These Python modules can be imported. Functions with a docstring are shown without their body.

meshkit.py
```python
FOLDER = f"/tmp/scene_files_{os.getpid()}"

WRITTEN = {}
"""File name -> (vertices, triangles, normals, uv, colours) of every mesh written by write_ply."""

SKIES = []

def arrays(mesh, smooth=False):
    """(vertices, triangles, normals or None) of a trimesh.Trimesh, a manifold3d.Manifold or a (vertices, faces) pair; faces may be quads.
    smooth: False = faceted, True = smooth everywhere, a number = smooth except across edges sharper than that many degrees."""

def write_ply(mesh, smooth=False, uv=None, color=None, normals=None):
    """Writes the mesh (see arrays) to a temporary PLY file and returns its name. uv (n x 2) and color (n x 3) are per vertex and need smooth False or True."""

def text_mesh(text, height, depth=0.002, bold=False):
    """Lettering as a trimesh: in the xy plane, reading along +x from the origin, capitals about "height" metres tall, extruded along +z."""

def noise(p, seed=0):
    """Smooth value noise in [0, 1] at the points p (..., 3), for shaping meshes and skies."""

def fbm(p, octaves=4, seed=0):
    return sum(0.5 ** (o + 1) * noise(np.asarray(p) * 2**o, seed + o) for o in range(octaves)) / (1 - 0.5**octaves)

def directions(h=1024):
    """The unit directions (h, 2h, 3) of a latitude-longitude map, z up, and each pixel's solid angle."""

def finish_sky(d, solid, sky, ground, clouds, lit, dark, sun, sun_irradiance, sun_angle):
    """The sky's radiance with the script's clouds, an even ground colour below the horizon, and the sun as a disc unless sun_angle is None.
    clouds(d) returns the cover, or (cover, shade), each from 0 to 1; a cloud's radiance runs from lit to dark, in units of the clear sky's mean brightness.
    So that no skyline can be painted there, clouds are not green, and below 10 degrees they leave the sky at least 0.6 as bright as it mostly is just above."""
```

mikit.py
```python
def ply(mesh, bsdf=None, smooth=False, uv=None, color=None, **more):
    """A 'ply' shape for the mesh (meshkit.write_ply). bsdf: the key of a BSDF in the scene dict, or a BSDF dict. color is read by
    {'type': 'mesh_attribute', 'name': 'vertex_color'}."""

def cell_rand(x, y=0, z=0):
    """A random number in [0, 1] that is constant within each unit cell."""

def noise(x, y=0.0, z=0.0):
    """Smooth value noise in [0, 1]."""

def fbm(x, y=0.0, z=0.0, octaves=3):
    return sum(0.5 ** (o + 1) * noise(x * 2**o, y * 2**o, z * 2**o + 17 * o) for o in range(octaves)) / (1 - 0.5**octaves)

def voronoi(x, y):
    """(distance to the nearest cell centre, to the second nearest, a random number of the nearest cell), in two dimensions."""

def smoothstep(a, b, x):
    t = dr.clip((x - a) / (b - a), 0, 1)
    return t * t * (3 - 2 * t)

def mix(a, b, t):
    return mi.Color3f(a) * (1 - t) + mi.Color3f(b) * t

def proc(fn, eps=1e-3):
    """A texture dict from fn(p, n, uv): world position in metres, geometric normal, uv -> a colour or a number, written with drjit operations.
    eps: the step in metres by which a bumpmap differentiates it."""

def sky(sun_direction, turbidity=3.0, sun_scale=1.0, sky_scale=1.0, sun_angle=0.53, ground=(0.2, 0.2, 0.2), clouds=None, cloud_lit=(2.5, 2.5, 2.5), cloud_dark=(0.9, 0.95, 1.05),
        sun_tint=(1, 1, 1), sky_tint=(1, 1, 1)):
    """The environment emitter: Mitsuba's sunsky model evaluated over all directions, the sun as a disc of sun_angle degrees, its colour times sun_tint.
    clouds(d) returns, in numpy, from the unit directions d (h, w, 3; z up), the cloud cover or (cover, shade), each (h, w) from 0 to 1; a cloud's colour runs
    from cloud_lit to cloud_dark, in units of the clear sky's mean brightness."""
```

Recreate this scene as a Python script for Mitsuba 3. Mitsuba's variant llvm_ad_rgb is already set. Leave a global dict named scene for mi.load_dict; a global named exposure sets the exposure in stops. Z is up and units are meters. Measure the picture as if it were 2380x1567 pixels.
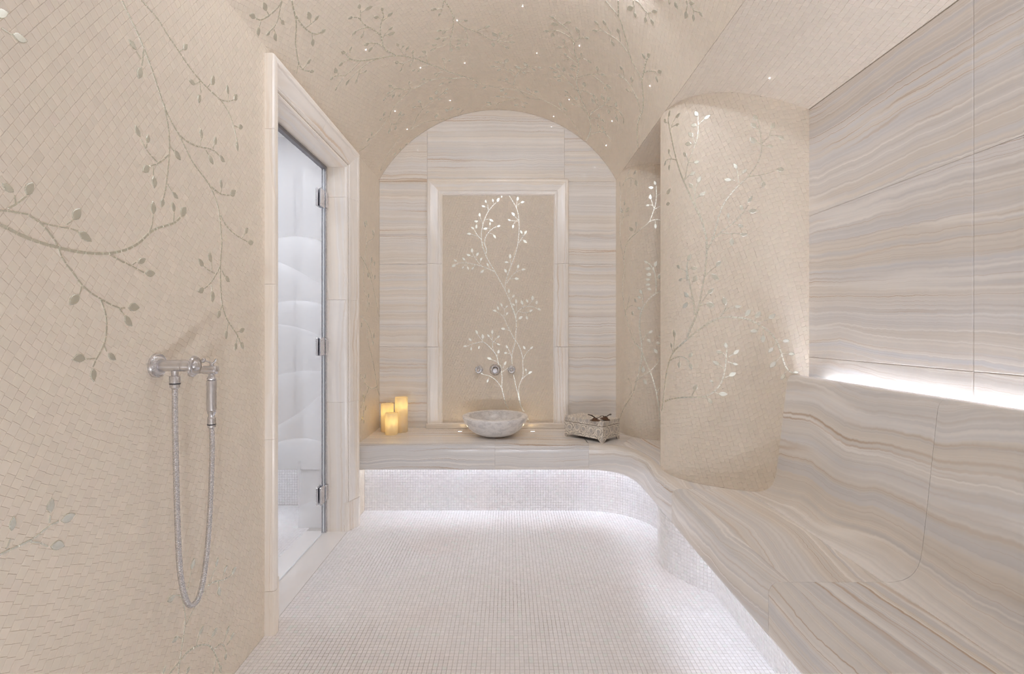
import math, random
import numpy as np
import shapely
from shapely.geometry import Polygon, box as sbox
from shapely.ops import triangulate as _tri
from scipy.interpolate import CubicSpline
import trimesh
import drjit as dr
import mitsuba as mi
import mikit, meshkit

random.seed(7)
rng = np.random.default_rng(7)
T = mi.ScalarTransform4f
scene, labels = {'type': 'scene'}, {}

# ------------------------------------------------------------------ camera, lights, exposure
CAM_H = 1.2
exposure = 0.70
scene['camera'] = {'type': 'perspective', 'fov': 2 * math.degrees(math.atan(1190 / 1120.0)), 'fov_axis': 'x', 'near_clip': 0.02, 'far_clip': 60.0,
                   'principal_point_offset_x': 9 / 2380.0, 'principal_point_offset_y': 15.5 / 1567.0,
                   'to_world': T().look_at(origin=[0, 0, CAM_H], target=[0, 1, CAM_H], up=[0, 0, 1])}
LED_BENCH = (2.6, 2.78, 3.2)        # strip under the bench
LED_LEDGE = (23.0, 24.3, 28.0)      # strip behind the backrest
LED_NEXT = (2.6, 2.68, 2.9)         # panel lamp in the room behind the glass door
DOWNLIGHT = (37.0, 39.0, 43.0)
FLOORLIGHT = (235.0, 247.0, 272.0)    # uplights let into the floor in the front part of the room     # ceiling downlights of the front part of the room
STAR = (60.0, 62.0, 64.0)
UPLIGHT = (26.0, 18.0, 7.5)
CANDLE = (10.5, 7.8, 2.8)

# ------------------------------------------------------------------ room measures (metres; x across, y into the room, z up)
XL, XR_ARCH, XW = -0.957, 0.802, 1.33          # door wall, vault's other springing, onyx wall
YB, Y0 = 3.58, -1.0                            # back wall, wall behind the viewer
SPRING, XC, VR = 2.32, -0.0775, 1.0047
ZC = 1.834
PHI0 = math.pi - math.atan2(SPRING - ZC, 0.8795)
ARC = 2 * (PHI0 - math.pi / 2) * VR
SEAT, LIP_Z = 0.476, 0.315
DOOR_Y0, DOOR_Y1, DOOR_Z, XG = 2.012, 2.866, 2.172, -1.09

def vault3d(s, y):
    s, y = np.asarray(s, float), np.asarray(y, float)
    phi = PHI0 - (s - SPRING) / VR
    w = s < SPRING
    P = np.stack([np.where(w, XL, XC + VR * np.cos(phi)), y + 0 * s, np.where(w, s, ZC + VR * np.sin(phi))], -1)
    N = np.stack([np.where(w, 1.0, -np.cos(phi)), 0 * s, np.where(w, 0.0, -np.sin(phi))], -1)
    return P, N

class Plan:
    """An upright curved wall over a smooth plan curve: a = length along the curve."""
    def __init__(self, pts, n=600):
        p = np.array(pts, float)
        d = np.r_[0, np.cumsum(np.linalg.norm(np.diff(p, axis=0), axis=1))]
        cs = CubicSpline(d, p)
        q = cs(np.linspace(0, d[-1], n))
        self.a = np.r_[0, np.cumsum(np.linalg.norm(np.diff(q, axis=0), axis=1))]
        self.p, self.L = q, self.a[-1]
        t = np.gradient(q, self.a, axis=0)
        self.t = t / np.linalg.norm(t, axis=1, keepdims=True)
    def xy(self, a):
        return np.stack([np.interp(a, self.a, self.p[:, k]) for k in (0, 1)], -1)
    def __call__(self, a, z):
        a, z = np.asarray(a, float), np.asarray(z, float)
        xy = self.xy(a)
        tt = np.stack([np.interp(a, self.a, self.t[:, k]) for k in (0, 1)], -1)
        P = np.concatenate([xy, (z + 0 * a)[..., None]], -1)
        N = np.stack([-tt[..., 1], tt[..., 0], 0 * a], -1)
        return P, N

PILLAR_PTS = [(1.335, 2.131), (1.22, 2.136), (1.12, 2.156), (1.05, 2.18), (.946, 2.24), (.862, 2.312), (.817, 2.405), (.801, 2.52), (.826, 2.60), (.88, 2.68), (1.0, 2.73), (1.335, 2.74)]
PIER_PTS = [(1.335, 3.165), (1.2, 3.163), (1.1, 3.165), (.994, 3.175), (.918, 3.205), (.847, 3.275), (.812, 3.345), (.800, 3.43), (.802, 3.58)]
pillar3d, pier3d = Plan(PILLAR_PTS), Plan(PIER_PTS)
ALC = np.array([(.802, 2.32), (.9, 2.312), (.98, 2.297), (1.065, 2.270), (1.163, 2.236), (1.24, 2.209), (1.335, 2.176)])
_alc = CubicSpline(ALC[:, 0], ALC[:, 1])
def alcove_z(x): return _alc(x)
def alcove3d(x, y):
    x, y = np.asarray(x, float), np.asarray(y, float)
    P = np.stack([x, y + 0 * x, _alc(x)], -1)
    g = _alc(x, 1)
    N = np.stack([g, 0 * x, -np.ones_like(x)], -1)
    return P, N / np.linalg.norm(N, axis=-1, keepdims=True)
def plane3d(o, e1, e2):
    o, e1, e2 = (np.array(v, float) for v in (o, e1, e2))
    n = np.cross(e1, e2)
    def f(a, b):
        a, b = np.asarray(a, float), np.asarray(b, float)
        P = o + a[..., None] * e1 + b[..., None] * e2
        return P, np.broadcast_to(n, P.shape)
    return f
back3d = plane3d((0, YB + .004, 0), (1, 0, 0), (0, 0, 1))      # normal -y
floor3d = plane3d((0, 0, 0), (1, 0, 0), (0, 1, 0))
# ------------------------------------------------------------------ materials
def rgb(*c): return {'type': 'rgb', 'value': list(c)}
def two(b): return {'type': 'twosided', 'bsdf': b}
VC = {'type': 'mesh_attribute', 'name': 'vertex_color'}
def fb(x, y=0.0, z=0.0, o=3): return mikit.fbm(x, y, z, o)
def Cc(v): return mi.Color3f(*v)

def onyx_fn(base, cream, grey, line, warp, fine, seed, fq):
    def fn(p, n, uv):
        u, v = uv.x, uv.y
        w = v + warp * (fb(u * 1.3 + seed, v * 0.9, seed, 3) - .5) + .010 * (mikit.noise(u * 14, v * 9, seed) - .5) + .0035 * (mikit.noise(u * 60, v * 20, seed + 3) - .5) + .0016 * (mikit.noise(u * 150, v * 60, seed + 8) - .5)
        w = w * fq
        broad = mikit.smoothstep(.34, .66, fb(w * 9.0 + seed, u * .35, seed + 5, 3))
        c = mikit.mix(base, cream, broad * .7)
        c = mikit.mix(c, grey, mikit.smoothstep(.50, .76, fb(w * 42.0, u * .5, seed + 9, 2)) * .8)
        c = c * (1.0 + fine * (mikit.noise(w * 120.0, u * .8, seed + 11) - .5) + .7 * fine * (mikit.noise(w * 260.0, u * 1.2, seed + 13) - .5))
        # thin tan lines everywhere, rust ones gathered in places, and white ones
        place = mikit.smoothstep(.48, .72, fb(w * 6.0 + 31, u * .8, seed + 21, 2))
        thick = .5 + mikit.noise(u * 5.0, w * 9.0, seed + 17)
        l1 = mikit.smoothstep(.045, .0, dr.abs(mikit.noise(w * 34.0 + 7, u * .25, seed + 2) - .5)) * thick
        l2 = mikit.smoothstep(.050, .0, dr.abs(mikit.noise(w * 80.0 + 19, u * .4, seed + 4) - .5)) * thick
        c = mikit.mix(c, line, dr.clip(place * l1 * .75 + place * l2 * .32 + l1 * .22 + l2 * .12, 0, .8))
        white = mikit.smoothstep(.06, .0, dr.abs(mikit.noise(w * 25.0 + 47, u * .3, seed + 6) - .52))
        c = mikit.mix(c, (.93, .90, .86), white * .45)
        c = c * (.96 + .08 * fb(u * 4, v * 4, seed, 3))       # faint cloudiness
        return c
    return fn

def onyx(key, base=(.735, .695, .65), cream=(.76, .675, .575), grey=(.66, .635, .625), line=(.50, .37, .255), warp=.10, fine=.13, seed=1.0, rough=.12, fq=1.0):
    scene[key] = two({'type': 'principled', 'base_color': mikit.proc(onyx_fn(base, cream, grey, line, warp, fine, seed, fq)), 'roughness': rough, 'specular': .5})
onyx('m_onyx_back', base=(.82,.79,.755), cream=(.83,.765,.68), grey=(.785,.765,.745), line=(.60,.46,.34), warp=.035, seed=3.0, fq=1.25)
onyx('m_onyx_wall', base=(.725, .70, .685), cream=(.745, .68, .605), grey=(.69, .68, .685), line=(.48, .355, .25), warp=.10, seed=11.0, fq=1.0)
onyx('m_onyx_bench', base=(.695, .675, .655), cream=(.70, .64, .565), grey=(.625, .615, .615), line=(.45, .33, .23), warp=.20, seed=17.0, rough=.2, fq=.9, fine=.12)
onyx('m_onyx_trim', base=(.87, .83, .785), cream=(.84, .755, .645), grey=(.82, .785, .75), line=(.66, .50, .35), warp=.10, fine=.045, seed=23.0, fq=.8, rough=.26)
scene['m_threshold'] = two({'type': 'principled', 'base_color': mikit.proc(lambda p, n, uv: mikit.mix((.84, .815, .795), (.80, .75, .715), mikit.smoothstep(.5, .8, fb(p.x * 8, p.y * 3, 2.0, 4)) * .5)), 'roughness': .2})
scene['m_tile'] = two({'type': 'principled', 'base_color': VC, 'roughness': .46, 'specular': .4})
scene['m_tile_white'] = two({'type': 'principled', 'base_color': VC, 'roughness': .24, 'specular': .5})
scene['m_grout'] = two({'type': 'diffuse', 'reflectance': rgb(.50, .44, .375)})
scene['m_joint'] = two({'type': 'diffuse', 'reflectance': rgb(.62, .57, .52)})
scene['m_grout_white'] = two({'type': 'diffuse', 'reflectance': mikit.proc(lambda p, n, uv: mikit.mix((.62, .595, .57), (.40, .365, .325), mikit.smoothstep(.42, .72, fb(p.x * 3.1, p.y * 2.3, p.z * 3, 3)) * .75))})
scene['m_beige'] = two({'type': 'principled', 'base_color': rgb(.71, .655, .60), 'roughness': .5})
scene['m_mirror'] = two({'type': 'roughconductor', 'material': 'none', 'distribution': 'ggx', 'alpha': .15, 'specular_reflectance': rgb(.82, .83, .745)})
scene['m_chrome'] = two({'type': 'roughconductor', 'material': 'none', 'distribution': 'ggx', 'alpha': .03, 'specular_reflectance': rgb(.72, .72, .745)})
scene['m_steel'] = two({'type': 'roughconductor', 'material': 'none', 'distribution': 'ggx', 'alpha': .16, 'specular_reflectance': rgb(.66, .66, .68)})
scene['m_rubber'] = two({'type': 'principled', 'base_color': rgb(.03, .03, .035), 'roughness': .5})
scene['m_seal'] = two({'type': 'principled', 'base_color': rgb(.16, .16, .18), 'roughness': .35})
scene['m_glass'] = {'type': 'thindielectric', 'int_ior': 1.5}
scene['m_glass_edge'] = two({'type': 'principled', 'base_color': rgb(.70, .745, .76), 'roughness': .15})
scene['m_white'] = two({'type': 'principled', 'base_color': rgb(.86, .86, .87), 'roughness': .45})
scene['m_frost'] = two({'type': 'principled', 'base_color': rgb(.84, .85, .86), 'roughness': .35})
def marble_fn(p, n, uv):
    a = fb(p.x * 40, p.y * 40, p.z * 40, 4)
    b = dr.abs(fb(p.x * 60 + 9, p.y * 60, p.z * 60, 4) - .5)
    d = dr.abs(fb(p.x * 95 + 3, p.y * 95, p.z * 95 + 5, 3) - .5)
    c = mikit.mix((.76, .735, .715), (.60, .58, .57), mikit.smoothstep(.46, .62, a) * .7)
    c = mikit.mix(c, (.88, .86, .84), mikit.smoothstep(.035, .0, b) * .6)
    return mikit.mix(c, (.50, .475, .46), mikit.smoothstep(.02, .0, d) * .35)
scene['m_bowl'] = two({'type': 'principled', 'base_color': mikit.proc(marble_fn), 'roughness': .22, 'specular': .5})
def inlay_fn(p, n, uv):
    k = 1 / .0575
    y = uv.y * k
    x = uv.x * k + .5 * dr.floor(y)
    cx, cy = dr.floor(x), dr.floor(y)
    a = mikit.cell_rand(cx, cy, 3)
    dx, dy = x - cx - .5, y - cy - .5
    r = dr.sqrt(dx * dx + dy * dy) + .05 * (mikit.noise(uv.x * 170, uv.y * 170) - .5)
    ring = mikit.smoothstep(.036, .0, dr.abs(r - .42))
    ang = dr.atan2(dy, dx)
    core = mikit.smoothstep(.29, .20, dr.sqrt(dr.square(dx + .06 * dr.cos(a * 6.3)) + dr.square(dy + .06 * dr.sin(a * 6.3))))
    hatch = .55 + .45 * mikit.noise(uv.x * 900, uv.y * 500)
    curl = mikit.smoothstep(.035, .0, dr.abs(r - .33 - .05 * dr.sin(ang + a * 6.0))) * mikit.smoothstep(-.3, .5, dr.sin(ang + a * 9.0))
    dots = mikit.smoothstep(.73, .80, mikit.noise(uv.x * 330 + 5, uv.y * 330)) * mikit.smoothstep(.42, .47, r)
    scroll = mikit.smoothstep(.075, .02, dr.abs(mikit.noise(uv.x * 150 + 3, uv.y * 150, 4.0) - .5)) * mikit.smoothstep(.40, .46, r)
    c = mikit.mix((.84, .775, .68), (.70, .62, .515), fb(uv.x * 60, uv.y * 60, 1.0, 3))
    c = mikit.mix(c, (.25, .235, .23), core * hatch * .75)
    return mikit.mix(c, (.09, .075, .065), dr.clip(ring * .9 + curl * .75 + dots * .7 + scroll * .7, 0, .92))
scene['m_inlay'] = two({'type': 'principled', 'base_color': mikit.proc(inlay_fn), 'roughness': .35})
scene['m_dark_wood'] = two({'type': 'principled', 'base_color': rgb(.05, .04, .035), 'roughness': .6})
scene['m_bronze'] = two({'type': 'principled', 'base_color': mikit.proc(lambda p, n, uv: mikit.mix((.24, .13, .075), (.07, .045, .035), fb(p.x * 120, p.y * 120, p.z * 120, 3))), 'roughness': .38, 'metallic': .85})
scene['m_leather'] = two({'type': 'principled', 'base_color': rgb(.035, .02, .014), 'roughness': .55})
scene['m_wax'] = {'type': 'principledthin', 'base_color': rgb(.90, .81, .64), 'roughness': .55, 'diff_trans': 1.0}
scene['m_black'] = two({'type': 'diffuse', 'reflectance': rgb(.02, .02, .02)})
# ------------------------------------------------------------------ helpers
COUNT = {}
def numbered(name):
    n = COUNT.get(name, 0)
    COUNT[name] = n + 1
    return name if n == 0 else f'{name}_{n:03d}'
def obj(key, mesh, bsdf, smooth=False, uv=None, color=None, **more):
    """One entry of the scene; a repeat takes the next number."""
    k = numbered(key)
    scene[k] = mikit.ply(mesh, bsdf, smooth=smooth, uv=uv, color=color, **more)
    return k
def tag(key, label, cat=None, group=None, kind=None):
    labels[key] = {'label': label}
    if cat: labels[key]['category'] = cat
    if group: labels[key]['group'] = group
    if kind: labels[key]['kind'] = kind
def thing(name, label, cat, group=None):
    k = numbered(name)
    tag(k, label, cat, group)
    return k
def light(rad, w=1.0):
    return {'type': 'area', 'radiance': rgb(*rad), 'sampling_weight': w}

def merge(ms):
    V, F, U, o = [], [], [], 0
    for m in ms:
        V.append(np.asarray(m[0], float)); F.append(np.asarray(m[1], int) + o); o += len(m[0])
        if len(m) > 2: U.append(np.asarray(m[2], float))
    return (np.vstack(V), np.vstack(F), np.vstack(U)) if U else (np.vstack(V), np.vstack(F))
def put(key, m, bsdf, smooth=False, **more):
    return obj(key, (m[0], m[1]), bsdf, smooth=smooth, uv=m[2] if len(m) > 2 else None, **more)
def grid(f, us, vs, uvf=None):
    """A sheet f(u, v) -> points over a grid; counterclockwise seen from du x dv."""
    U, V = np.meshgrid(us, vs, indexing='ij')
    P = f(U, V).reshape(-1, 3)
    n, m = len(us), len(vs)
    i, j = np.meshgrid(np.arange(n - 1), np.arange(m - 1), indexing='ij')
    a = (i * m + j).ravel()
    F = np.vstack([np.stack([a, a + m, a + m + 1], 1), np.stack([a, a + m + 1, a + 1], 1)])
    return P, F, np.stack([U.ravel(), V.ravel()], 1)
def lathe(profile, n=48, angle=2 * math.pi):
    """Rings (r, z) about the z axis."""
    pr = np.array(profile, float)
    th = np.linspace(0, angle, n, endpoint=False)
    V = np.stack([pr[:, None, 0] * np.cos(th), pr[:, None, 0] * np.sin(th), np.repeat(pr[:, 1:2], n, 1)], -1).reshape(-1, 3)
    k, i = np.meshgrid(np.arange(len(pr) - 1), np.arange(n), indexing='ij')
    a, b = (k * n + i).ravel(), (k * n + (i + 1) % n).ravel()
    return V, np.vstack([np.stack([a, b, b + n], 1), np.stack([a, b + n, a + n], 1)])
def moved(m, R=None, t=(0, 0, 0)):
    V = np.asarray(m[0], float)
    if R is not None: V = V @ np.asarray(R, float).T
    return (V + np.array(t, float),) + tuple(m[1:])
def frame_z(d):
    """Rotation that takes +z to d."""
    d = np.array(d, float); d /= np.linalg.norm(d)
    a = np.cross([0, 0, 1.0], d) if abs(d[2]) < .999 else np.array([1.0, 0, 0])
    a /= np.linalg.norm(a)
    return np.stack([a, np.cross(d, a), d], 1)
def rotz(t): c, s = math.cos(t), math.sin(t); return np.array([[c, -s, 0], [s, c, 0], [0, 0, 1.0]])
def rotx(t): c, s = math.cos(t), math.sin(t); return np.array([[1.0, 0, 0], [0, c, -s], [0, s, c]])
def tube(path, rad, sides=10, caps=True):
    p = np.array(path, float)
    r = np.broadcast_to(np.asarray(rad, float), (len(p),))
    t = np.gradient(p, axis=0); t /= np.linalg.norm(t, axis=1, keepdims=True)
    a = np.cross(t[0], [0, 0, 1.0] if abs(t[0][2]) < .9 else [1.0, 0, 0]); A = []
    for k in range(len(p)):
        a = a - t[k] * (a @ t[k]); a /= np.linalg.norm(a); A.append(a)
    A = np.array(A); B = np.cross(t, A)
    th = np.arange(sides) * 2 * np.pi / sides
    V = (p[:, None] + r[:, None, None] * (np.cos(th)[None, :, None] * A[:, None] + np.sin(th)[None, :, None] * B[:, None])).reshape(-1, 3)
    k, i = np.meshgrid(np.arange(len(p) - 1), np.arange(sides), indexing='ij')
    q, q2 = (k * sides + i).ravel(), (k * sides + (i + 1) % sides).ravel()
    F = [np.stack([q, q2, q2 + sides], 1), np.stack([q, q2 + sides, q + sides], 1)]
    if caps:
        n = len(V); V = np.vstack([V, p[0], p[-1]]); ii = np.arange(sides); e = (len(p) - 1) * sides
        F += [np.stack([(ii + 1) % sides, ii, ii * 0 + n], 1), np.stack([e + ii, e + (ii + 1) % sides, ii * 0 + n + 1], 1)]
    return V, np.vstack(F)
def spline(pts, n):
    p = np.array(pts, float)
    d = np.r_[0, np.cumsum(np.linalg.norm(np.diff(p, axis=0), axis=1))]
    return CubicSpline(d, p)(np.linspace(0, d[-1], n))
def triangulate(poly):
    v, f = trimesh.creation.triangulate_polygon(poly, engine='earcut')
    v, f = np.asarray(v, float)[:, :2], np.asarray(f, int)
    c = np.cross(np.c_[v[f[:, 1]] - v[f[:, 0]], 0 * f[:, 0]], np.c_[v[f[:, 2]] - v[f[:, 0]], 0 * f[:, 0]])[:, 2]
    f[c < 0] = f[c < 0][:, ::-1]
    return v, f
def slab(poly, surf, thick=.012, bev=.0015, uvf=None):
    """A flat stone slab over a 2-D outline on a flat surface: bevelled face towards the surface's normal, sides, no back."""
    if isinstance(poly, tuple): poly = sbox(*poly)
    poly = shapely.geometry.polygon.orient(poly)
    inner = shapely.geometry.polygon.orient(poly.buffer(-bev, join_style=2))
    v, f = triangulate(inner)
    P, N = surf(v[:, 0], v[:, 1])
    parts = [(P + N * 0, f, v)]
    ring_o = np.array(poly.exterior.coords)[:-1]
    ring_i = np.array(inner.exterior.coords)[:-1]
    if len(ring_i) == len(ring_o):
        k = np.argmin(np.linalg.norm(ring_i - ring_o[0], axis=1)); ring_i = np.roll(ring_i, -k, 0)
    else:
        ring_i = np.array([inner.exterior.interpolate(inner.exterior.project(shapely.Point(q))).coords[0] for q in ring_o])
    n = len(ring_o)
    (Pi, Ni), (Po, No) = surf(ring_i[:, 0], ring_i[:, 1]), surf(ring_o[:, 0], ring_o[:, 1])
    for A, B in ((Pi, Po - No * bev), (Po - No * bev, Po - No * thick)):
        i = np.arange(n); j = (i + 1) % n
        V = np.concatenate([A, B]); F = np.vstack([np.stack([i, i + n, j + n], 1), np.stack([i, j + n, j], 1)])
        parts.append((V, F, np.vstack([ring_i, ring_o])))
    m = merge(parts)
    return (m[0], m[1], m[2] if uvf is None else uvf(m[2]))
def bar(p0, p1, adir, bdir, profile, c0=0.0, c1=0.0, uo=(0, 0), caps=True):
    """A straight moulding: profile (a, b) swept from p0 to p1, its ends mitred by c0 and c1 times a."""
    p0, p1, adir, bdir = (np.array(v, float) for v in (p0, p1, adir, bdir))
    L = np.linalg.norm(p1 - p0); ax = (p1 - p0) / L
    pr = np.array(profile, float); n = len(pr)
    d = np.r_[0, np.cumsum(np.linalg.norm(np.diff(pr, axis=0), axis=1))]
    off = pr[:, :1] * adir + pr[:, 1:] * bdir
    A = p0 + ax * (c0 * pr[:, :1]) + off
    B = p1 + ax * (c1 * pr[:, :1]) + off
    flip = np.dot(np.cross(adir, bdir), ax) > 0
    V, F, U = [], [], []
    for i in range(n - 1):
        k = len(V) * 4
        V.append([A[i], A[i + 1], B[i + 1], B[i]]); U.append([(c0 * pr[i, 0], d[i]), (c0 * pr[i + 1, 0], d[i + 1]), (L + c1 * pr[i + 1, 0], d[i + 1]), (L + c1 * pr[i, 0], d[i])])
        F += [[k, k + 1, k + 2], [k, k + 2, k + 3]] if not flip else [[k, k + 2, k + 1], [k, k + 3, k + 2]]
    V, U = np.array(V).reshape(-1, 3), np.array(U).reshape(-1, 2)
    if caps:
        pv, pf = triangulate(Polygon(pr))
        ofs = pv[:, :1] * adir + pv[:, 1:] * bdir
        k = len(V)
        V = np.vstack([V, p0 + ax * (c0 * pv[:, :1]) + ofs, p1 + ax * (c1 * pv[:, :1]) + ofs])
        U = np.vstack([U, np.c_[pv[:, 0] * 0, pv[:, 0]], np.c_[pv[:, 0] * 0 + L, pv[:, 0]]])
        F = F + (pf + k).tolist() + (pf[:, ::-1] + k + len(pv)).tolist()
    return V, np.array(F), U + np.array(uo, float)
def rbox(x0, x1, y0, y1, z0, z1, r=.002):
    """A box with chamfered edges (26 faces), no uv."""
    lo, hi = np.array([x0, y0, z0], float), np.array([x1, y1, z1], float)
    pts = []
    for sx in (0, 1):
        for sy in (0, 1):
            for sz in (0, 1):
                s = np.array([sx, sy, sz]); c = np.where(s, hi, lo); d = np.where(s, -1, 1) * r
                for k in range(3):
                    q = c + d; q[k] = c[k]; pts.append(q)
    h = trimesh.convex.convex_hull(np.array(pts))
    return np.array(h.vertices), np.array(h.faces)
def boxuv(m, off=(0, 0)):
    """Faceted copy with planar uv per face from its own coordinates."""
    V, F = np.asarray(m[0], float), np.asarray(m[1], int)
    W = V[F].reshape(-1, 3)
    n = np.cross(V[F[:, 1]] - V[F[:, 0]], V[F[:, 2]] - V[F[:, 0]])
    k = np.repeat(np.argmax(np.abs(n), 1), 3)
    uv = np.where((k == 0)[:, None], W[:, [1, 2]], np.where((k == 1)[:, None], W[:, [0, 2]], W[:, [0, 1]]))
    return W, np.arange(len(W)).reshape(-1, 3), uv + np.array(off, float)

# ---- mosaics: every tile is a piece of its own with sloping sides, standing proud of the grout
def quads(uv, pitch, gap, flow, seed, stagger=True, var=.22):
    """Tile outlines (n, 4, 2) laid in courses over the bounding box uv = (u0, v0, u1, v1)."""
    g = np.random.default_rng(seed)
    u0, v0, u1, v1 = uv
    cx, cy = (u0 + u1) / 2, (v0 + v1) / 2
    ang, amp, wl = flow
    R = .5 * math.hypot(u1 - u0, v1 - v0) + 2 * amp + 2 * pitch[0] if stagger else 0
    out = []
    if stagger:
        rows = int(2 * R / pitch[1]) + 1
        for r in range(rows):
            q0 = -R + r * pitch[1]
            w = pitch[0] * (1 + var * g.uniform(-1, 1, int(2.2 * R / pitch[0]) + 3))
            e = -R - pitch[0] * g.uniform(0, 1) + np.cumsum(w)
            p0, p1 = e[:-1] + gap / 2, e[1:] - gap / 2
            j = (g.uniform(-.03, .03, (2, len(p0)))) * pitch[1]
            a, b = q0 + gap / 2, q0 + pitch[1] - gap / 2
            out.append(np.stack([np.stack([p0, a + j[0]], -1), np.stack([p1, a + j[1]], -1), np.stack([p1, b + j[0] * .5 + 0 * p0], -1), np.stack([p0, b + j[1] * .5 + 0 * p0], -1)], 1))
        Q = np.concatenate(out)
        c, s = math.cos(ang), math.sin(ang)
        p, q = Q[..., 0], Q[..., 1]
        k = 2 * math.pi / wl
        x = cx + c * p - s * q + amp * np.sin(k * q + seed) * c + amp * .6 * np.sin(k * .6 * p + 2 * seed) * -s
        y = cy + s * p + c * q + amp * np.sin(k * q + seed) * s + amp * .6 * np.sin(k * .6 * p + 2 * seed) * c
        return np.stack([x, y], -1)
    us, vs = np.arange(u0, u1, pitch[0]), np.arange(v0, v1, pitch[1])
    U, V = np.meshgrid(us, vs, indexing='ij'); U, V = U.ravel(), V.ravel()
    d = g.normal(0, .0002, (len(U), 4, 2))
    return np.stack([np.stack([U + gap / 2, V + gap / 2], -1), np.stack([U + pitch[0] - gap / 2, V + gap / 2], -1), np.stack([U + pitch[0] - gap / 2, V + pitch[1] - gap / 2], -1), np.stack([U + gap / 2, V + pitch[1] - gap / 2], -1)], 1) + d
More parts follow.
